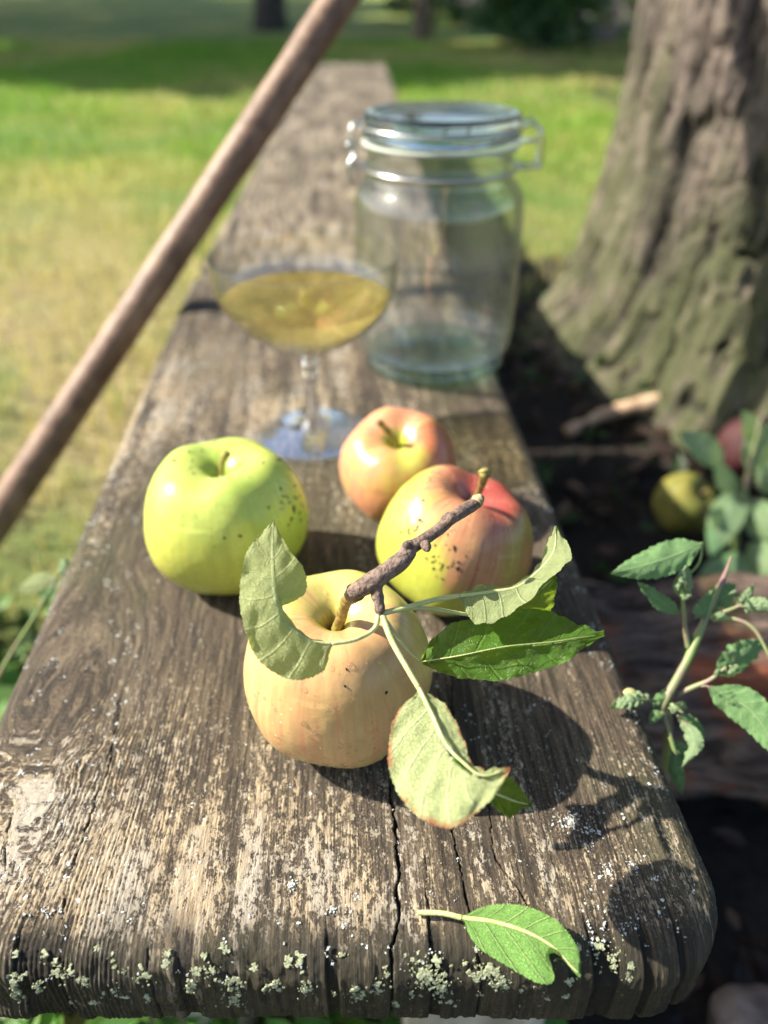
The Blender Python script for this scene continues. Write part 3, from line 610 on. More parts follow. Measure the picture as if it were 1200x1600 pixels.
def apple(name, c, R, hz, tilt, spin, colf, label, seed, lobes=.03, group='apples lying on the bench', mt=None, wide=(1, 1), nu=300, nv=190, root=None, prof=PROF):
    """c = contact point on the support; tilt = vector the stem end leans towards (xy, radians)"""
    Pf = cr(prof, nv); ker = np.exp(-np.linspace(-2, 2, 13)**2); ker /= ker.sum(); Q_ = Pf.copy(); Q_[6:-6, 0] = np.convolve(Pf[:, 0], ker, 'valid'); Q_[6:-6, 1] = np.convolve(Pf[:, 1], ker, 'valid'); Pf = Q_; th = np.linspace(0, 2*np.pi, nu, endpoint=False)
    rr_, zz_ = np.abs(Pf[:, 0])[:, None], Pf[:, 1][:, None]; T = th[None]
    low = 1-sstep(-.7, .6, zz_)
    k = 1+lobes*(.35+.9*low)*np.cos(5*T+seed)*np.sin(np.clip(rr_, 0, 1)*np.pi/2)+.022*noise(np.cos(T)*1.3+zz_, np.sin(T)*1.3, zz_, seed)+.006*fbm(np.cos(T)*4, np.sin(T)*4, zz_*4, 2, seed+4)
    X = rr_*k*np.cos(T)*wide[0]; Y = rr_*k*np.sin(T)*wide[1]
    Zc = zz_*hz+.035*noise(np.cos(T)*1.1, np.sin(T)*1.1, 0, seed+2)*np.sin(np.pi*np.clip(rr_, 0, 1))+.02*np.cos(5*T+seed)*sstep(.2, .6, rr_)*(zz_ > .4)*(rr_ < .9)
    V = np.stack([X, Y, Zc+0*T], -1).reshape(-1, 3)
    loc = V.copy()
    tx, ty = tilt; ang = math.hypot(tx, ty)
    from mathutils import Matrix
    Rm = np.array(Matrix.Rotation(spin, 3, 'Z')); 
    if ang > 1e-6: Rm = np.array(Matrix.Rotation(ang, 3, Vector((-ty, tx, 0))))@Rm
    V = V@Rm.T*R; zm = V[:, 2].min(); off = np.array([c[0], c[1], c[2]-zm+.0002]); V = V+off
    col = colf(loc, V, R, off); mot = fbm(loc[:, 0]*9, loc[:, 1]*9, loc[:, 2]*7, 3, seed+60); stk = streak(loc, seed+61, 26)
    col = np.clip(np.asarray(col)**1.12*.76*(1+.10*mot+.11*stk*(loc[:, 2] < .7))[:, None]*np.array([1, .985, .92]), .004, 1)
    g = root or empty(name, c, label, 'apple', group)
    o = mk('flesh', V, gridF(nv, nu, True), mt, g, cattrs={'col': col})
    o.name = 'skin'
    top = Rm@np.array([0, 0, 1.]); cav = off+Rm@np.array([0, 0, PROF[0][1]*hz])*R
    return g, V, cav, top, o
def mixc(a, b, f): f = np.asarray(f)[:, None]; return np.asarray(a)*(1-f)+np.asarray(b)*f
def streak(loc, seed, k=9):
    th = np.arctan2(loc[:, 1], loc[:, 0]); return fbm(np.cos(th)*k, np.sin(th)*k, loc[:, 2]*1.0, 4, seed)
def cavity(loc): return 1-sstep(.06, .32, np.hypot(loc[:, 0], loc[:, 1])+.05*noise(loc[:, 0]*6, loc[:, 1]*6, 0, 2)+(loc[:, 2] < 0)*2)
def vdot(V, off, d): n = (V-off); n /= np.linalg.norm(n, axis=1)[:, None]+1e-9; d = np.array(d, float); d /= np.linalg.norm(d); return n@d
def col_front(loc, V, R, off):
    b = sstep(-.55, .75, vdot(V, off, (.0, -.85, .35))+.40*streak(loc, 3)+.35*fbm(loc[:, 0]*2.5, loc[:, 1]*2.5, loc[:, 2]*2.5, 3, 8)-.55*(1-sstep(-.9, -.25, loc[:, 2]))-.35*sstep(.2, .9, vdot(V, off, (.9, .6, .3))))
    c = mixc((.74, .72, .20), (.84, .50, .32), b*.68)
    c = mixc(c, (.66, .26, .15), sstep(.55, 1.1, b+.6*streak(loc, 7, 16))*.30)
    c = mixc(c, (.80, .30, .20), sstep(.12, .42, streak(loc, 8, 30))*.45*b)
    c = mixc(c, (.66, .62, .12), cavity(loc)*.8)
    rust = 1-sstep(.06, .17, np.hypot(loc[:, 0], loc[:, 1])+(loc[:, 2] < 0)*2+.03*streak(loc, 5)); return mixc(c, (.20, .12, .03), rust*.85)
def col_green(loc, V, R, off):
    c = mixc((.60, .69, .18), (.52, .66, .16), sstep(-.3, .4, fbm(loc[:, 0]*2, loc[:, 1]*2, loc[:, 2]*2, 3, 4)))
    c = mixc(c, (.62, .62, .13), sstep(-.2, .8, vdot(V, off, (-.5, -.5, -.7)))*.8)
    c = mixc(c, (.56, .66, .16), sstep(.1, .5, streak(loc, 9, 5))*.35)
    return mixc(c, (.42, .58, .10), cavity(loc)*.8)
def col_red(loc, V, R, off):
    q = vdot(V, off, (.80, -.12, .55))+.28*streak(loc, 13, 7)+.16*fbm(loc[:, 0]*3, loc[:, 1]*3, loc[:, 2]*3, 3, 14)
    b = sstep(-.10, .42, q); c = mixc((.60, .64, .12), (.66, .33, .19), b)
    top = sstep(.22, .82, vdot(V, off, (.80, .26, .50))+.30*streak(loc, 17, 12)); c = mixc(c, (.44, .06, .075), top*b*.9)
    c = mixc(c, (.50, .12, .10), sstep(.05, .40, streak(loc, 19, 26))*.6*b)
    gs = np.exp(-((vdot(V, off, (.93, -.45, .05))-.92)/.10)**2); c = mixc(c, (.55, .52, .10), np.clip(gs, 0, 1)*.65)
    c = mixc(c, (.72, .50, .26), sstep(.05, .45, streak(loc, 18, 22))*.55*b*(1-.5*top))
    rust = 1-sstep(.05, .22, np.hypot(loc[:, 0], loc[:, 1])+(loc[:, 2] < 0)*2); return mixc(c, (.10, .05, .02), rust*.8)
def col_small(loc, V, R, off):
    b = sstep(-.45, .45, .25+.6*fbm(loc[:, 0]*1.8, loc[:, 1]*1.8, loc[:, 2]*1.8, 3, 24)+.45*streak(loc, 23, 9))
    c = mixc((.72, .58, .18), (.76, .36, .22), b)
    c = mixc(c, (.62, .16, .09), sstep(.1, .8, vdot(V, off, (.9, -.2, .1))+.45*streak(loc, 29, 14))*.7)
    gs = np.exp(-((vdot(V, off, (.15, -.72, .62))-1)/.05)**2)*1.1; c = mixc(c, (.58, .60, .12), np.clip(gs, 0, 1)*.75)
    return mixc(c, (.46, .52, .06), cavity(loc))
M_ap = apple_mat('apple_skin')
M_apw, t_, p_ = mat('windfall_skin'); NT(t_).set(p_.inputs['Base Color'], NT(t_).attr('col', 'Color')); p_.inputs['Roughness'].default_value = .75
def add_drops(V, off, R, parent, n, seed, px=None, rmin=.0004, rmax=.0013, bias=None):
    r = np.random.default_rng(seed); parts = []; nrm = V-off; nrm /= np.linalg.norm(nrm, axis=1)[:, None]
    cand = np.where((nrm@(-(off-CAM)/np.linalg.norm(off-CAM)) > .05))[0]
    if bias is not None:
        wgt = np.clip(nrm[cand]@np.array(bias)+.35, .02, 2)**3; wgt /= wgt.sum(); sel = r.choice(cand, n, p=wgt)
    else: sel = r.choice(cand, n)
    for i in sel:
        s = rmin+(rmax-rmin)*r.random()**3; nn = nrm[i]; t1 = np.cross(nn, [0, 0, 1.]); t1 /= np.linalg.norm(t1); t2 = np.cross(nn, t1)
        ph = np.linspace(0, math.pi/2, 6)[:, None]; th = np.linspace(0, 2*np.pi, 14, endpoint=False)[None]; el = r.uniform(1, 1.35)
        P = V[i]+(s*np.cos(ph)*np.cos(th))[..., None]*t1+(s*el*np.cos(ph)*np.sin(th))[..., None]*t2+(s*.62*np.sin(ph)+0*th)[..., None]*nn-nn*s*.06
        parts.append((P.reshape(-1, 3), [gridF(6, 14, True)]))
    if parts: tag(mk('water_droplets', *merge(parts), M_drop, parent), None, None, kind='stuff')
def add_specks(V, off, parent, pts, seed, extra=0):
    r = np.random.default_rng(seed); u, v, Z = proj(V); nrm = V-off; nrm /= np.linalg.norm(nrm, axis=1)[:, None]; fac = nrm@(CAM-off) > 0
    parts = []; L = list(pts)
    for k in range(extra):
        a = L[r.integers(0, len(pts))]; L.append((a[0]+r.normal(0, 16), a[1]+r.normal(0, 16), r.uniform(1.0, 2.4)))
    for (a, b, s) in L:
        d = (u-a)**2+(v-b)**2+(~fac)*1e6; i = int(d.argmin())
        if d[i] > 60: continue
        nn = nrm[i]; t1 = np.cross(nn, [0, 0, 1.]); t1 /= np.linalg.norm(t1); t2 = np.cross(nn, t1); k = 9; th = np.linspace(0, 2*np.pi, k, endpoint=False)
        q = 1.25*s/FPX*Z[i]*r.uniform(.6, 1.35, k); ra = r.uniform(0, 3.1); e = r.uniform(.4, .9)
        c2 = np.cos(th)*q; s2 = np.sin(th)*q*e; dx = c2*math.cos(ra)-s2*math.sin(ra); dy = c2*math.sin(ra)+s2*math.cos(ra)
        B = V[i]+np.outer(dx, t1)+np.outer(dy, t2)-nn*.0003; Tp = V[i]+np.outer(dx*.8, t1)+np.outer(dy*.8, t2)+nn*.0003; jj = np.arange(k); j2 = (jj+1) % k
        parts.append((np.vstack([B, Tp, V[i]+nn*.0004]), [np.stack([jj, j2, k+j2, k+jj], 1), np.stack([k+jj, k+j2, np.full(k, 2*k)], 1)]))
    tag(mk('black_specks', *merge(parts), M_dirt, parent, smooth=False), None, None, kind='stuff')

# green apple
g4, V4, cv4, tp4, s4 = apple('apple', (-.0800, .319, 0), .0412, .95, (.02, -.03), .5, col_green, 'large plain green apple with black specks, on the left', 2, mt=M_ap, lobes=.022, wide=(1.0, .97))
mk('stem', *tube([cv4, cv4+np.array([.001, .001, .010]), cv4+np.array([.004, .001, .0165])], [.0016, .0013, .0020], 12, sub=20, nz=.0003, nf=600), M_stemgreen, g4)
off4 = V4.mean(0); add_drops(V4, off4, .042, s4, 150, 1, rmax=.0017)
add_specks(V4, off4, s4, [(437, 718, 5), (461, 796, 5), (455, 811, 3), (469, 801, 3), (463, 778, 2.4), (447, 775, 2), (376, 836, 3.2), (413, 710, 1.6), (470, 815, 2.6), (442, 787, 2), (473, 790, 2), (300, 720, 1.2)], 4, 40)
# small apple
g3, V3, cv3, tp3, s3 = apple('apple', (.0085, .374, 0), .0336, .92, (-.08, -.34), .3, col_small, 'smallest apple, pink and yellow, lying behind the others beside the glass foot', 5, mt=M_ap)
mk('stem', *tube([cv3, cv3+tp3*.008+np.array([-.001, 0, 0]), cv3+tp3*.020+np.array([-.009, 0, .002])], [.0021, .0016, .0019], 12, sub=20, nz=.0003, nf=600), M_stemgreen, g3)
add_drops(V3, V3.mean(0), .033, s3, 20, 2)
# red and green apple
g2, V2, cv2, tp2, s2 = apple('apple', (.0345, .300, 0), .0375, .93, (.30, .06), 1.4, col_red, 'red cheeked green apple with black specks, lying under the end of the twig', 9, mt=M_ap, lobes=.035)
e2 = atZ(757, 738, .325)
mk('stem', *tube([cv2, cv2*.5+e2*.5+np.array([.0015, 0, 0]), e2-np.array([0, 0, .002]), e2], [.0017, .0015, .0021, .0030], 14, sub=24, nz=.0003, nf=600), M_stemgreen, g2)
off2 = V2.mean(0); add_drops(V2, off2, .037, s2, 60, 3)
add_specks(V2, off2, s2, [(661, 782, 3.4), (655, 811, 3), (647, 830, 2), (652, 827, 2), (641, 836, 2), (709, 859, 5), (716, 890, 3.4), (715, 880, 2.4), (678, 868, 2), (665, 871, 1.8), (699, 884, 2), (688, 880, 1.6), (700, 835, 2)], 7, 40)
# front apple carrying the twig
root1 = empty('apple', (-.0185, .213, 0), 'yellow apple with pink blush in front, its stem holding a broken leafy twig', 'apple', 'apples lying on the bench')
g1, V1, cv1, tp1, s1 = apple('apple', (-.0185, .2145, 0), .0368, 1.05, (.0, -.05), .9, col_front, '', 4, mt=M_ap, root=root1, lobes=.018)
off1 = V1.mean(0); add_drops(V1, off1, .037, s1, 200, 8, rmin=.0003, rmax=.0014, bias=(-.05, -.75, -.55))
add_specks(V1, off1, s1, [(604, 1084, 2.6), (538, 1074, 1.6), (430, 1000, 1.2)], 9, 2)
st = [cv1+np.array([0, 0, -.001]), atZ(534, 962, .283), atZ(541, 940, .270), atZ(556, 925, .261)]
mk('stem', *tube(st, [.0024, .0020, .0021, .0034], 16, sub=30, nz=.0004, nf=400), M_stemgreen, root1)
tw = [atZ(546, 934, .261), atZ(556, 924, .259), atZ(583, 908, .257), atZ(604, 893, .257), atZ(617, 884, .2575), atZ(631, 872, .258), atZ(640, 857, .259), atZ(652, 850, .260), atZ(690, 824, .264), atZ(700, 812, .265), atZ(712, 806, .266), atZ(732, 793, .269), atZ(748, 785, .271)]
trd = np.array([9, 15, 18, 16, 17, 16, 15.5, 12, 11, 13, 11, 12.5, 9])/FPX*.259*.88
V, F = tube(tw, trd, 26, sub=120, nz=.00016, nf=600)
twig = mk('twig', V, F, M_bark, root1)
mk('cut_end', *tube([tw[-1]-(tw[-1]-tw[-2])*.25+np.array([0, 0, .0004]), tw[-1]+(tw[-1]-tw[-2])*.12+np.array([0, .0003, .0008]), tw[-1]+(tw[-1]-tw[-2])*.3+np.array([.0008, 0, .0006])], [.0024, .0022, .0009], 10, nz=.0006, nf=900, sub=10), M_cut, twig)
mk('spur', *tube([atZ(588, 915, .257), atZ(590, 935, .2565), atZ(594, 955, .256), atZ(597, 962, .256)], [.0022, .0019, .0017, .0012], 14, sub=24, nz=.0005, nf=500), M_bark, twig)
for (a, b) in (((642, 858), (634, 851)), ((700, 814), (706, 808)), ((664, 850), (668, 858))):
    mk('bud', *tube([atZ(*a, .2585), atZ(*b, .2565), atZ(b[0]+(b[0]-a[0])*.5, b[1]+(b[1]-a[1])*.5, .2565)], [.0019, .0014, .0003], 10, sub=10), M_bark, twig)
# left leaf
Z = .250
leaf('leaf', [(518, 1006, .249), (482, 1001, .2475), (450, 978, .2465), (431, 945, .247), (427, 915, .2485), (426, 885, .250), (426, 850, .2525), (427, 812, .256)],
     [(518, 1010, .249), (505, 1050, .2455), (455, 1063, .243), (403, 1030, .243), (379, 972, .244), (375, 915, .247), (388, 858, .251), (427, 812, .256)],
     [(518, 1004, .249), (483, 999, .2535), (452, 972, .256), (436, 946, .256), (478, 930, .253), (474, 888, .2505), (450, 856, .2525), (427, 812, .256)],
     M_appleleaf, root1, flip=True, wr=.0015, seed=2, petiole=[(592, 958, .256), (585, 982, .254), (556, 999, .251), (518, 1006, .249)], prad=.0009, cup=-.002)
# hanging front leaf
leaf('leaf', [(655, 1076, .243), (676, 1118, .238), (697, 1163, .232), (722, 1190, .227), (755, 1212, .224), (798, 1199, .226)],
     [(655, 1078, .243), (618, 1120, .243), (608, 1200, .236), (640, 1264, .225), (705, 1292, .219), (766, 1250, .222), (798, 1199, .226)],
     [(656, 1075, .243), (694, 1100, .240), (722, 1150, .236), (738, 1190, .231), (765, 1203, .227), (798, 1199, .226)],
     M_appleleaf_rust, root1, flip=False, wr=.0013, seed=5, petiole=[(597, 960, .256), (612, 1000, .252), (634, 1040, .2475), (655, 1076, .243)], prad=.0012, midr=.00085, cup=-.0022)
leaf('leaf', [(748, 1232, .240), (775, 1240, .241), (805, 1252, .242), (832, 1258, .243)],
     [(755, 1225, .238), (792, 1212, .240), (815, 1234, .242), (832, 1258, .243)],
     [(748, 1240, .240), (775, 1262, .242), (795, 1278, .243), (812, 1262, .243), (832, 1258, .243)],
     M_appleleaf, root1, flip=False, wr=.0010, seed=6, petiole=[(700, 1170, .2385), (720, 1210, .2395), (748, 1232, .240)], n=60, nserr=16)['label'] = 'small curled green leaf behind the hanging pale one'
# dark glossy leaf to the right
leaf('leaf', [(658, 1034, .262), (720, 1024, .259), (790, 1010, .257), (860, 1003, .258), (905, 996, .260), (943, 992, .263)],
     [(657, 1030, .262), (685, 985, .268), (765, 962, .270), (850, 956, .270), (900, 972, .267), (943, 992, .263)],
     [(659, 1037, .262), (700, 1056, .261), (775, 1063, .260), (855, 1046, .259), (902, 1022, .260), (943, 992, .263)],
     M_appleleaf, root1, flip=False, midr=.00022, wr=.0019, seed=8, petiole=[(597, 962, .256), (617, 990, .256), (640, 1018, .259), (658, 1034, .262)], prad=.0009, cup=.003)
# pale leaf at upper right
leaf('leaf', [(718, 931, .266), (765, 925, .267), (810, 916, .268), (845, 888, .271), (866, 858, .273), (868, 822, .276)],
     [(718, 929, .266), (760, 914, .271), (805, 911, .275), (836, 890, .279), (850, 855, .281), (868, 822, .280)],
     [(718, 934, .266), (742, 975, .258), (782, 968, .257), (835, 925, .259), (893, 873, .265), (868, 822, .280)],
     M_appleleaf, root1, flip=True, wr=.0010, seed=11, petiole=[(598, 958, .256), (640, 948, .259), (680, 937, .263), (718, 931, .266)], prad=.0010, midr=.0008)
leaf('leaf', [(770, 962, .276), (800, 950, .277), (835, 930, .279), (868, 900, .282)],
     [(775, 950, .275), (800, 925, .276), (835, 905, .279), (868, 900, .282)],
     [(770, 964, .276), (815, 966, .280), (860, 960, .283), (868, 930, .283), (868, 900, .282)],
     M_appleleaf, root1, flip=False, wr=.0010, seed=12, petiole=[(598, 958, .256), (660, 950, .264), (730, 960, .271), (770, 962, .276)], prad=.0007, n=70, nserr=22)

# fallen leaf on the plank (third number is the height over the plank)
fl = leaf('fallen_leaf', [(722, 1434, .003), (770, 1440, .004), (820, 1455, .005), (862, 1478, .004), (893, 1510, .003), (908, 1524, .002)],
     [(722, 1431, .003), (765, 1414, .006), (820, 1416, .008), (872, 1440, .009), (904, 1485, .005), (908, 1524, .002)],
     [(722, 1438, .003), (745, 1478, .0025), (790, 1508, .002), (842, 1536, .002), (866, 1530, .002), (852, 1496, .004), (862, 1480, .005), (882, 1502, .003), (906, 1528, .002)],
     M_fallleaf, None, flip=True, n=150, wr=.0006, seed=14, petiole=[(652, 1426, .002), (690, 1427, .003), (722, 1434, .003)], prad=.0009, midr=.0009, plane=True, nserr=60, loc=tuple(at(722, 1434, 0)))
tag(fl, 'single bright green leaf with a torn notch, lying on the front end of the plank', 'leaf')
# tiny flake on the plank
c_ = at(985, 1083, .0008)
V, F = tube([c_+np.array([-.003, 0, 0]), c_+np.array([0, .001, .0006]), c_+np.array([.003, 0, 0])], [.0004, .0017, .0003], 8, sub=12, nz=.0006, nf=500); V[:, 2] = V[:, 2]*.45+.0004
tag(mk('bud_scale', V, F, simple('straw_flake', (.5, .45, .2), (.35, .3, .12), 400)), 'tiny straw coloured flake lying near the right edge of the plank', 'flake')

# ------------------------------------------------------------------ glass
def thin_glass(name, tint, edge_tint, r0=.05, rough=.0, haze_mix=.015):
    m = bpy.data.materials.new(name); m.use_nodes = True; t = m.node_tree; t.nodes.clear(); N = NT(t)
    out = N.n('OutputMaterial'); lw = N.n('LayerWeight'); lw.inputs[0].default_value = .5; fc = lw.outputs['Facing']
    geo = N.noise(N.n('TexCoord').outputs['Object'], 38, 2)
    bp = N.bump(geo, .0016, .5); N.set(lw.inputs['Normal'], bp)
    R = N.math('ADD', N.math('MULTIPLY', N.math('POWER', fc, 4.5), .93), r0, clamp=True)
    tr = N.n('BsdfTransparent'); N.set(tr.inputs[0], N.mix(N.math('POWER', fc, 3.), tint, edge_tint))
    gl = N.n('BsdfGlossy'); gl.inputs['Roughness'].default_value = rough; N.set(gl.inputs['Normal'], bp)
    mx = N.n('MixShader'); N.set(mx.inputs[0], R); t.links.new(tr.outputs[0], mx.inputs[1]); t.links.new(gl.outputs[0], mx.inputs[2])
    df = N.n('BsdfDiffuse'); df.inputs[0].default_value = (.8, .82, .78, 1); m2 = N.n('MixShader')      # patchy pale diffuse mixed in to imitate a whitish sunlit haze
    N.set(m2.inputs[0], N.math('MULTIPLY', N.ramp(N.noise(N.n('TexCoord').outputs['Object'], 22, 5, .7), .25, .85), haze_mix)); t.links.new(mx.outputs[0], m2.inputs[1]); t.links.new(df.outputs[0], m2.inputs[2])
    t.links.new(m2.outputs[0], out.inputs[0]); return m
def half_glass(name, col, tcol, ior, f, glow_mix=0.):
    m = bpy.data.materials.new(name); m.use_nodes = True; t = m.node_tree; t.nodes.clear(); N = NT(t); out = N.n('OutputMaterial')
    g = N.n('BsdfGlass'); g.inputs['IOR'].default_value = ior; g.inputs[0].default_value = (*col, 1); tr = N.n('BsdfTransparent'); tr.inputs[0].default_value = (*tcol, 1)
    mx = N.n('MixShader'); mx.inputs[0].default_value = f; t.links.new(tr.outputs[0], mx.inputs[1]); t.links.new(g.outputs[0], mx.inputs[2]); last = mx
    if glow_mix:                                                  # golden scatter mixed in to imitate sunlight glowing through the clear drink
        d1 = N.n('BsdfTranslucent'); d1.inputs[0].default_value = (.98, .80, .36, 1); m3 = N.n('MixShader'); m3.inputs[0].default_value = glow_mix
        t.links.new(mx.outputs[0], m3.inputs[1]); t.links.new(d1.outputs[0], m3.inputs[2]); last = m3
    t.links.new(last.outputs[0], out.inputs[0]); return m
def solid_glass(name, col, ior=1.5, rough=0.):
    m, t, p = mat(name); p.inputs['Base Color'].default_value = (*col, 1); p.inputs['Transmission Weight'].default_value = 1; p.inputs['IOR'].default_value = ior; p.inputs['Roughness'].default_value = rough; return m
M_jar = thin_glass('jar_glass', (.975, .985, .975), (.55, .64, .60), .065, haze_mix=.03)
M_jarthick = solid_glass('jar_thick_glass', (.80, .93, .86))
M_bowl = thin_glass('coupe_glass', (.985, .985, .975), (.60, .60, .54), .075)
M_foot = half_glass('coupe_stem_glass', (.99, .99, 1), (.97, .98, 1), 1.5, .7)
M_footthin = half_glass('coupe_foot_glass', (.99, .99, 1), (.96, .97, 1), 1.5, .5)
M_base = thin_glass('jar_base_glass', (.80, .92, .86), (.30, .48, .40), .08)
M_wine = half_glass('white_wine', (1.0, .95, .68), (1, .975, .74), 1.34, .30, .16)
m, t, p = mat('steel_wire'); p.inputs['Base Color'].default_value = (.62, .62, .60, 1); p.inputs['Metallic'].default_value = 1; p.inputs['Roughness'].default_value = .25; M_wire = m
m, t, p = mat('rubber_ring'); p.inputs['Base Color'].default_value = (.40, .45, .38, 1); p.inputs['Roughness'].default_value = .5; p.inputs['Subsurface Weight'].default_value = .3; p.inputs['Subsurface Scale'].default_value = .004; M_rub = m

# coupe
cc_ = np.array([-.0480, .4635, 0.0003])
cg_ = empty('coupe_glass', cc_, 'stemmed coupe glass standing left of the jar, filled with pale gold wine', 'glass')
outer = [(.0022, .0550), (.0055, .0585), (.011, .0620), (.020, .0670), (.030, .0730), (.040, .0808), (.0485, .0895), (.0540, .100), (.0562, .110), (.0566, .1225), (.0562, .1237)]
inner = [(.0555, .1237), (.0552, .1225), (.0549, .110), (.0528, .1005), (.0475, .0905), (.0390, .0820), (.0290, .0745), (.0195, .0688), (.0105, .0642), (.004, .0618), (0.0001, .0612)]
mk('bowl', *lathe(list(cr(outer, 40))+list(cr(inner, 40)), cc_, 128), M_bowl, cg_)
stemp = [(.0001, .0570), (.0035, .0566), (.0058, .0535), (.0042, .0495), (.0055, .0455), (.0042, .041), (.0036, .034), (.0036, .026), (.0040, .018), (.0052, .0125), (.008, .0098)]
mk('stem', *lathe(cr(stemp, 60), cc_, 96), M_foot, cg_)
footp = [(.008, .0098), (.014, .0072), (.022, .0050), (.030, .0034), (.0365, .0026), (.0375, .0016), (.0368, .0004), (.030, .0003), (.018, .0008), (.008, .0018), (.0001, .0022)]
mk('foot', *lathe(cr(footp, 60), cc_, 128), M_footthin, cg_)
iw = cr(inner[::-1], 60); iw = iw[iw[:, 1] < .0975]; iw[:, 0] = np.maximum(iw[:, 0]-.00025, .0001); iw[:, 1] += .0003
men = [(iw[-1, 0]+.0001, iw[-1, 1]+.0006), (iw[-1, 0]-.0006, iw[-1, 1]+.0002), (iw[-1, 0]-.0018, iw[-1, 1]), (.02, iw[-1, 1]), (.0001, iw[-1, 1])]
tag(mk('wine', *lathe(list(iw)+men, cc_, 128), M_wine, loc=cc_+np.array([0, 0, .057])), 'pale gold wine filling half of the coupe bowl', 'wine')

# jar
jc = np.array([.0400, .590, 0.0003])
jg = empty('preserving_jar', jc, 'big empty clip top preserving jar standing behind the coupe at the right edge', 'jar')
jo = [(.0540, .011), (.0590, .018), (.0612, .028), (.0621, .045), (.0625, .085), (.0622, .118), (.0608, .130), (.0570, .1375), (.0530, .1410), (.0520, .1440), (.0522, .1465), (.0535, .1480), (.0535, .1510), (.0522, .1525), (.0518, .158), (.0535, .1600), (.0535, .1625), (.050, .1630)]
ji = [(.0485, .1625), (.0484, .150), (.0492, .1415), (.0535, .1352), (.0578, .1285), (.0594, .117), (.0597, .085), (.0594, .045), (.0586, .030), (.0562, .020), (.0500, .0135), (.0001, .0115)]
mk('body', *lathe(list(cr(jo, 110))+list(cr(ji, 90)), jc, 160), M_jar, jg)
jb = [(.0001, .0020), (.030, .0028), (.046, .0018), (.0500, .0002), (.0535, .0016), (.0560, .0060), (.0540, .0108), (.0495, .0130), (.030, .0098), (.0001, .0085)]
mk('thick_base', *lathe(cr(jb, 70), jc, 128), M_base, jg)
gk = [(.0495, .1638), (.0552, .1638), (.0560, .1646), (.0554, .1655), (.0495, .1657), (.0495, .1638)]
gask = mk('rubber_ring', *lathe(gk, jc, 128), M_rub, jg)
pt = jc+np.array([.0540, 0, .165]); tb = tube([pt, pt+np.array([.006, 0, .0005]), pt+np.array([.0125, 0, -.0005])], [.0055, .0062, .0045], 14, sub=12); tb[0][:, 2] = (tb[0][:, 2]-pt[2])*.25+pt[2]
mk('pull_tab', *tb, M_rub, gask)
ld = [(.0001, .1735), (.030, .1733), (.043, .1728), (.0468, .1690), (.0520, .1673), (.0545, .1680), (.0552, .1695), (.0545, .1712), (.0530, .1722), (.0525, .1750), (.0540, .1765), (.0548, .1790), (.0545, .1815), (.0525, .1832), (.0495, .1836), (.046, .1815), (.040, .1795), (.020, .1788), (.0001, .1786)]
mk('lid', *lathe(cr(ld, 130), jc, 160), M_jarthick, jg)
def ring(r, z, rad, n=90, a0=0, a1=2*np.pi, closed=True):
    th = np.linspace(a0, a1, n); return tube([(jc[0]+r*math.cos(a), jc[1]+r*math.sin(a), jc[2]+z) for a in th], rad, 8, cap=not closed)
wires = [ring(.0550, .1490, .0011), ring(.0563, .1755, .0010)]
mk('wire_band', *merge(wires), M_wire, jg)
def wpt(dx, dy, z): return jc+np.array([dx, dy, z])
R_ = []
for s in (-1, 1):                                               # clasp at the right, hinge at the left
    R_.append(tube([wpt(.0560, .010*s, .1755), wpt(.064, .010*s, .1765), wpt(.0690, .010*s, .1690), wpt(.0700, .009*s, .1560), wpt(.0690, .008*s, .1500), wpt(.062, .008*s, .1480), wpt(.0555, .008*s, .1490)], .0009, 8, sub=40))
R_.append(tube([wpt(.0690, -.010, .1500), wpt(.0705, 0, .1480), wpt(.0690, .010, .1500)], .0012, 8, sub=12))
mk('clasp', *merge(R_), M_wire, jg)
R_ = []
for s in (-1, 1):
    R_.append(tube([wpt(-.0560, .008*s, .1755), wpt(-.0625, .008*s, .1735), wpt(-.0640, .008*s, .165), wpt(-.0600, .008*s, .158), wpt(-.0630, .008*s, .152), wpt(-.0555, .008*s, .149)], .0009, 8, sub=40))
    R_.append(tube([wpt(-.0600, .011*s, .158), wpt(-.0650, .013*s, .150), wpt(-.0620, .012*s, .138)], .0010, 8, sub=20))
R_.append(tube([wpt(-.0635, -.010, .1630), wpt(-.0650, 0, .1630), wpt(-.0635, .010, .1630)], .0024, 10, sub=12))
mk('hinge', *merge(R_), M_wire, jg)

# ------------------------------------------------------------------ rotten log right of the bench
la, lb = np.array([.05, .44, -.205]), np.array([.66, .37, -.205])
m, t, p = mat('rotten_bark'); N = NT(t); o_ = N.obj()
f = N.noise(N.vscale(o_, (14, 60, 60)), 1, 7, .7, .5)
N.set(p.inputs['Base Color'], N.mix(N.ramp(N.noise(o_, 16, 4), .52, .66), N.mix(N.ramp(f, .4, .62), (.07, .048, .038), (.33, .23, .18)), (.42, .13, .06))); p.inputs['Roughness'].default_value = .85
N.set(p.inputs['Normal'], N.bump(f, .02))
ax = (lb-la)/np.linalg.norm(lb-la)
pth = cr([la, la*.6+lb*.4+np.array([0, 0, .008]), la*.25+lb*.75, lb], 160)
V, F = tube(pth, np.full(160, .084)+.010*noise(np.linspace(0, 8, 160), 0, 0, 5), 120, nz=.012, nf=22)
q = V[:160*120]; ctr = np.repeat(pth, 120, 0); dd = q-ctr; al = (q@ax); ang_ = np.arctan2(dd[:, 2], dd@np.cross(ax, [0, 0, 1]))
V[:160*120] += dd/np.linalg.norm(dd, axis=1)[:, None]*(.007*noise(al*12, ang_*9, 0, 8)+.004*noise(al*40, ang_*26, 0, 9))[:, None]
tag(mk('log', V, F, m, loc=(la+lb)/2-np.array([0, 0, .09])), 'dark rotten log with red brown decayed bark lying right of the bench', 'log')

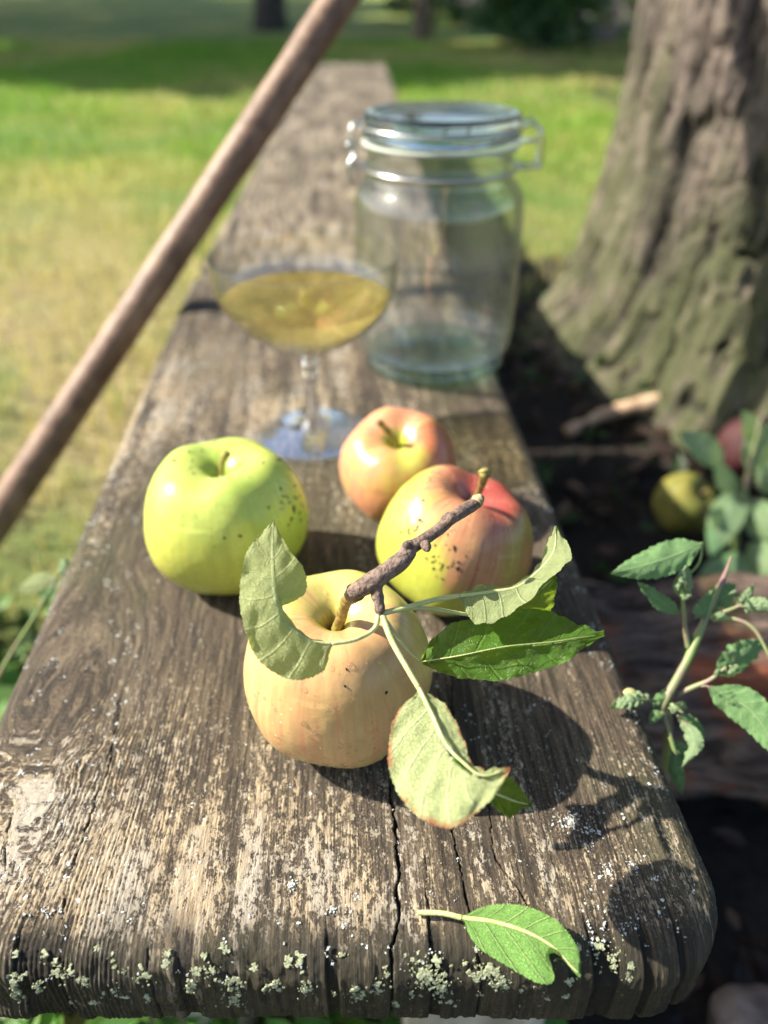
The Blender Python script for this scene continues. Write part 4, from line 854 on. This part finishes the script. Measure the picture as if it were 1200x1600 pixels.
# ------------------------------------------------------------------ weeds
def ztube(pts, rad, n=10, sub=30, **k): return tube([atZ(*q) for q in pts], rad, n, sub=sub, **k)
def simple_leaf(parent, base, tip, wid, bend=0., zz=(0, 0), mt=None, flip=False, seed=0, tilt=.35, serr=.0009, curl=0., pet=None, n=70, label=None, wr=.0009):
    """leaf from base to tip, both (px,py,depth); width in pixels; bend = sideways bow in pixels; tilt = depth slope across it"""
    b, t_ = np.array(base, float), np.array(tip, float); d = t_[:2]-b[:2]; L = np.hypot(*d); d /= L; nrm = np.array([-d[1], d[0]])
    mid, le, ri = [], [], []
    for k, s in enumerate(np.linspace(0, 1, 7)):
        ww = wid*.5*(math.sin(math.pi*s**.8))**.8 if 0 < s < 1 else 0
        c = b[:2]+d*L*s+nrm*bend*math.sin(math.pi*s); Zm = b[2]*(1-s)+t_[2]*s+curl*math.sin(math.pi*s)
        mid.append((c[0], c[1], Zm)); le.append((c[0]+nrm[0]*ww, c[1]+nrm[1]*ww, Zm+tilt*ww/FPX*Zm)); ri.append((c[0]-nrm[0]*ww, c[1]-nrm[1]*ww, Zm-tilt*ww/FPX*Zm*.4))
    o = leaf('leaf', mid, le, ri, mt or M_weedleaf, parent, flip=flip, n=n, m=6, serr=serr, nserr=11, wr=wr, seed=seed, cup=.0012, nv=6, midr=.0005, petiole=pet, prad=.0006, pmat=M_wst)
    if label: o['label'] = label
    return o
M_wst = simple('weed_stem', (.17, .25, .07), (.22, .13, .12), 90, .5, .0004, 4, (1, 1, .3))
wb = atZ(1035, 1107, .336)
weed = empty('weed', (.148, .235, -.3), 'sharp green weed with toothed leaves growing up past the right edge of the plank', 'plant', 'weeds right of the bench')
mk('stem', *tube([(.150, .236, -.31), (.146, .240, -.12), (.1335, .238, -.03), wb, atZ(1075, 1030, .337), atZ(1105, 960, .340), atZ(1130, 905, .345), atZ(1143, 870, .352)], np.array([2.2, 2.1, 2.0, 1.9, 1.9, 1.6, 1.2, .6])*.001, 14, sub=90, nz=.0002, nf=300), M_wst, weed)
br = [ztube([(1076, 1012, .338), (1071, 985, .336), (1068, 950, .333), (1066, 915, .330)], [.0014, .0011, .0009, .0005]),
      ztube([(1058, 1085, .337), (1085, 1073, .333), (1110, 1062, .330), (1135, 1042, .328)], [.0014, .0012, .0010, .0005]),
      ztube([(1108, 964, .340), (1135, 955, .337), (1160, 945, .335)], [.0014, .0010, .0006]),
      ztube([(1112, 968, .340), (1150, 968, .335), (1180, 985, .331), (1205, 1030, .328)], [.0012, .0010, .0009, .0007]),
      ztube([(1034, 1108, .336), (1047, 1150, .334), (1056, 1180, .333)], [.0014, .0011, .0009]),
      ztube([(1042, 1095, .336), (1055, 1105, .332), (1068, 1115, .330)], [.0012, .0010, .0006])]
mk('branches', *merge(br), M_wst, weed)
S = lambda *a, **k: simple_leaf(weed, *a, **k)
S((1098, 848, .335), (954, 896, .322), 52, -6, mt=M_weedleaf, seed=1, tilt=.5, pet=[(1068, 905, .331), (1092, 880, .334), (1098, 848, .335)])
S((1061, 960, .335), (996, 908, .328), 24, -3, seed=2, tilt=.5)
S((1063, 935, .334), (1073, 882, .330), 30, 0, mt=M_weedpale, seed=3, tilt=.4)
S((1086, 966, .337), (1120, 918, .345), 34, 6, seed=4)
S((1112, 940, .342), (1148, 912, .350), 40, 4, seed=41)
S((1150, 948, .337), (1177, 912, .330), 18, 5, mt=M_weedpale, seed=5)
S((1158, 948, .335), (1212, 950, .326), 26, -4, mt=M_weedpale, seed=6, tilt=.6)
S((1118, 1055, .331), (1198, 1000, .338), 44, -4, seed=7, tilt=.5)
S((1105, 1072, .330), (1218, 1188, .318), 58, -22, seed=8, tilt=.3, pet=[(1090, 1074, .333), (1097, 1072, .331), (1105, 1072, .330)])
S((1118, 1078, .329), (1162, 1112, .325), 20, -4, seed=9)
S((1062, 1122, .331), (1064, 1200, .326), 26, -24, mt=M_weedpale, seed=10, tilt=1.2, curl=-.004)
S((1058, 1118, .334), (1104, 1152, .336), 22, -3, seed=11)
S((1053, 1172, .334), (1066, 1242, .336), 24, 2, seed=12)
S((1048, 1158, .335), (1078, 1190, .338), 20, -4, seed=13)
S((1012, 1093, .333), (952, 1108, .327), 24, 5, mt=M_weedpale, seed=14, tilt=1.1, wr=.0022, pet=[(1034, 1104, .336), (1024, 1096, .335), (1012, 1093, .333)])
S((1020, 1105, .334), (1040, 1075, .334), 20, 4, mt=M_weedleaf, seed=15)
S((1036, 1112, .333), (1014, 1132, .331), 20, 3, mt=M_weedleaf, seed=16)
for k, (a, b) in enumerate([(1066, 915), (1062, 902), (1075, 925), (1140, 1040), (1150, 1030), (1128, 1050), (1045, 1106), (1072, 1108), (1118, 960), (1155, 930), (1064, 930), (1134, 1046)]):
    an = random.uniform(0, 6.28); S((a, b, .330), (a+18*math.cos(an), b+18*math.sin(an)-8, .326), 10, 3, mt=M_weedpale, seed=20+k, tilt=1., serr=.0004, n=26)
# blurred second weed further back
w2 = empty('weed', (.40, .62, -.27), 'blurred grey green weed at the right frame edge behind the log', 'plant', 'weeds right of the bench')
mk('stem', *tube([(.40, .62, -.28), tuple(atZ(1150, 860, .74)), tuple(atZ(1165, 760, .72)), tuple(atZ(1190, 650, .70))], [.004, .0035, .003, .001], 10, sub=30), M_wst, w2)
for k, (a, b, c, d_, wd) in enumerate([(1165, 760, 1110, 870, 55), (1170, 740, 1215, 660, 50), (1160, 790, 1235, 830, 60), (1150, 810, 1105, 800, 40), (1130, 730, 1060, 675, 44), (1155, 770, 1120, 720, 34), (1168, 850, 1230, 900, 60), (1150, 860, 1130, 930, 55), (1180, 700, 1160, 640, 36), (1180, 760, 1240, 740, 50), (1150, 880, 1090, 905, 30)]):
    simple_leaf(w2, (a, b, .73), (c, d_, .70), wd, 6*(-1)**k, mt=M_weedpale, seed=60+k, tilt=.5, n=30)
# leaf just under the left edge of the plank
lw_ = empty('low_weed', (-.27, .33, -.3), 'small weed with bright leaves poking out under the left edge of the plank', 'plant')
mk('stem', *tube([(-.27, .33, -.31), (-.265, .33, -.15), tuple(atZ(90, 900, .46))], [.002, .0018, .001], 8, sub=16), M_wst, lw_)
for k, (a, b, c, d_, wd, mm) in enumerate([(92, 905, 26, 925, 30, M_appleleaf), (94, 900, 100, 868, 18, M_weedpale), (85, 915, 66, 950, 22, M_weedleaf)]):
    simple_leaf(lw_, (a, b, .46), (c, d_, .47), wd, 4, mt=mm, seed=90+k, n=30)

# leafy bits under the front edge
def fx_front(r, n): return r.uniform(-.26, .10, n), r.uniform(.13, .34, n)
V, F, cc = discs(260, fx_front, (.012, .026), 27, [(.12, .30, .04), (.18, .36, .07), (.08, .22, .03)], zoff=.03)
tag(mk('front_ground_cover', V, F, M_blade, cattrs={'col': cc}, loc=(-.05, .2, -.3)), 'bright green leaves showing beneath the front end of the plank', 'ground cover', kind='stuff')

M_stone = simple('pale_stone', (.14, .10, .08), (.34, .26, .21), 40, .85, .003)
for k, (x, y, a_, b_, h_, lb_) in enumerate([(.185, .150, .034, .026, .030, 'pale pinkish stone on the ground nearest the rounded corner of the bench'), (.236, .205, .026, .034, .026, 'brownish stone on the ground at the lower right corner of the photo'), (.268, .150, .030, .024, .030, 'rightmost pale stone on the ground at the bottom edge')]):
    ph_, th_ = np.meshgrid(np.linspace(0, np.pi, 30), np.linspace(0, 2*np.pi, 44, endpoint=False), indexing='ij')
    D_ = np.stack([np.sin(ph_)*np.cos(th_), np.sin(ph_)*np.sin(th_), np.cos(ph_)], -1); q_ = 1+.16*fbm(D_[..., 0]*1.6, D_[..., 1]*1.6, D_[..., 2]*1.6, 4, 300+k)
    V = (np.sign(D_)*np.abs(D_)**.85*q_[..., None]*np.array([a_, b_, h_])).reshape(-1, 3)+np.array([x, y, float(ground_z(x, y))+h_*.35])
    tag(mk('stone', V, gridF(30, 44, True), M_stone), lb_, 'stone', 'stones beside the bench')
# ------------------------------------------------------------------ windfall apples and sticks by the tree
def fl_y(loc, V, R, off): return mixc((.27, .25, .05), (.17, .19, .035), sstep(-.2, .4, fbm(loc[:, 0]*2, loc[:, 1]*2, loc[:, 2]*2, 3, 54)))
def fl_r(loc, V, R, off): return mixc((.07, .008, .012), (.12, .016, .016), sstep(.1, .7, streak(loc, 55, 7)))
for (u, v, cf, R, lb_, sd_) in [(1082, 742, fl_y, .034, 'yellow green windfall apple lying on the ground behind the log', 71), (1172, 692, fl_r, .036, 'dark red windfall apple lying on the ground at the foot of the tree', 72)]:
    d = ray(u, v); Zg = (CH+.165)/(-d[2]); P = CAM+d*Zg; gz = float(ground_z(P[0], P[1]))
    gA, VA, cvA, tpA, sA = apple('windfall_apple', (P[0], P[1], gz+.02), R, .92, (.5, -.4), 1., cf, lb_, sd_, mt=M_apw, nu=80, nv=60, group='windfall apples on the ground')
    mk('stem', *tube([cvA, cvA+tpA*.015], [.0015, .0018], 8), M_stemgreen, gA)
M_stick = simple('dead_stick', (.30, .19, .11), (.52, .37, .24), 30, .8, .002)
def stick(pts, rad, label, seed):
    P = []
    for (u, v, h) in pts:
        d = ray(u, v); Zg = (CH+.2)/(-d[2]); q = CAM+d*Zg; P.append((q[0], q[1], float(ground_z(q[0], q[1]))+h+rad))
    V, F = tube(P, [rad*.7, rad, rad*1.1, rad*.5], 16, sub=60, nz=rad*.5, nf=45, seed=seed)
    tag(mk('stick', V, F, M_stick), label, 'stick', 'dead sticks at the foot of the tree')
stick([(885, 678, 0), (950, 665, .005), (1010, 662, .01), (1095, 655, 0)], .009, 'pale tan dead stick lying across the foot of the tree', 1)
stick([(1080, 880, 0), (1110, 885, .004), (1150, 905, .004), (1230, 930, 0)], .009, 'pinkish pale stick lying behind the log at the right frame edge', 2)
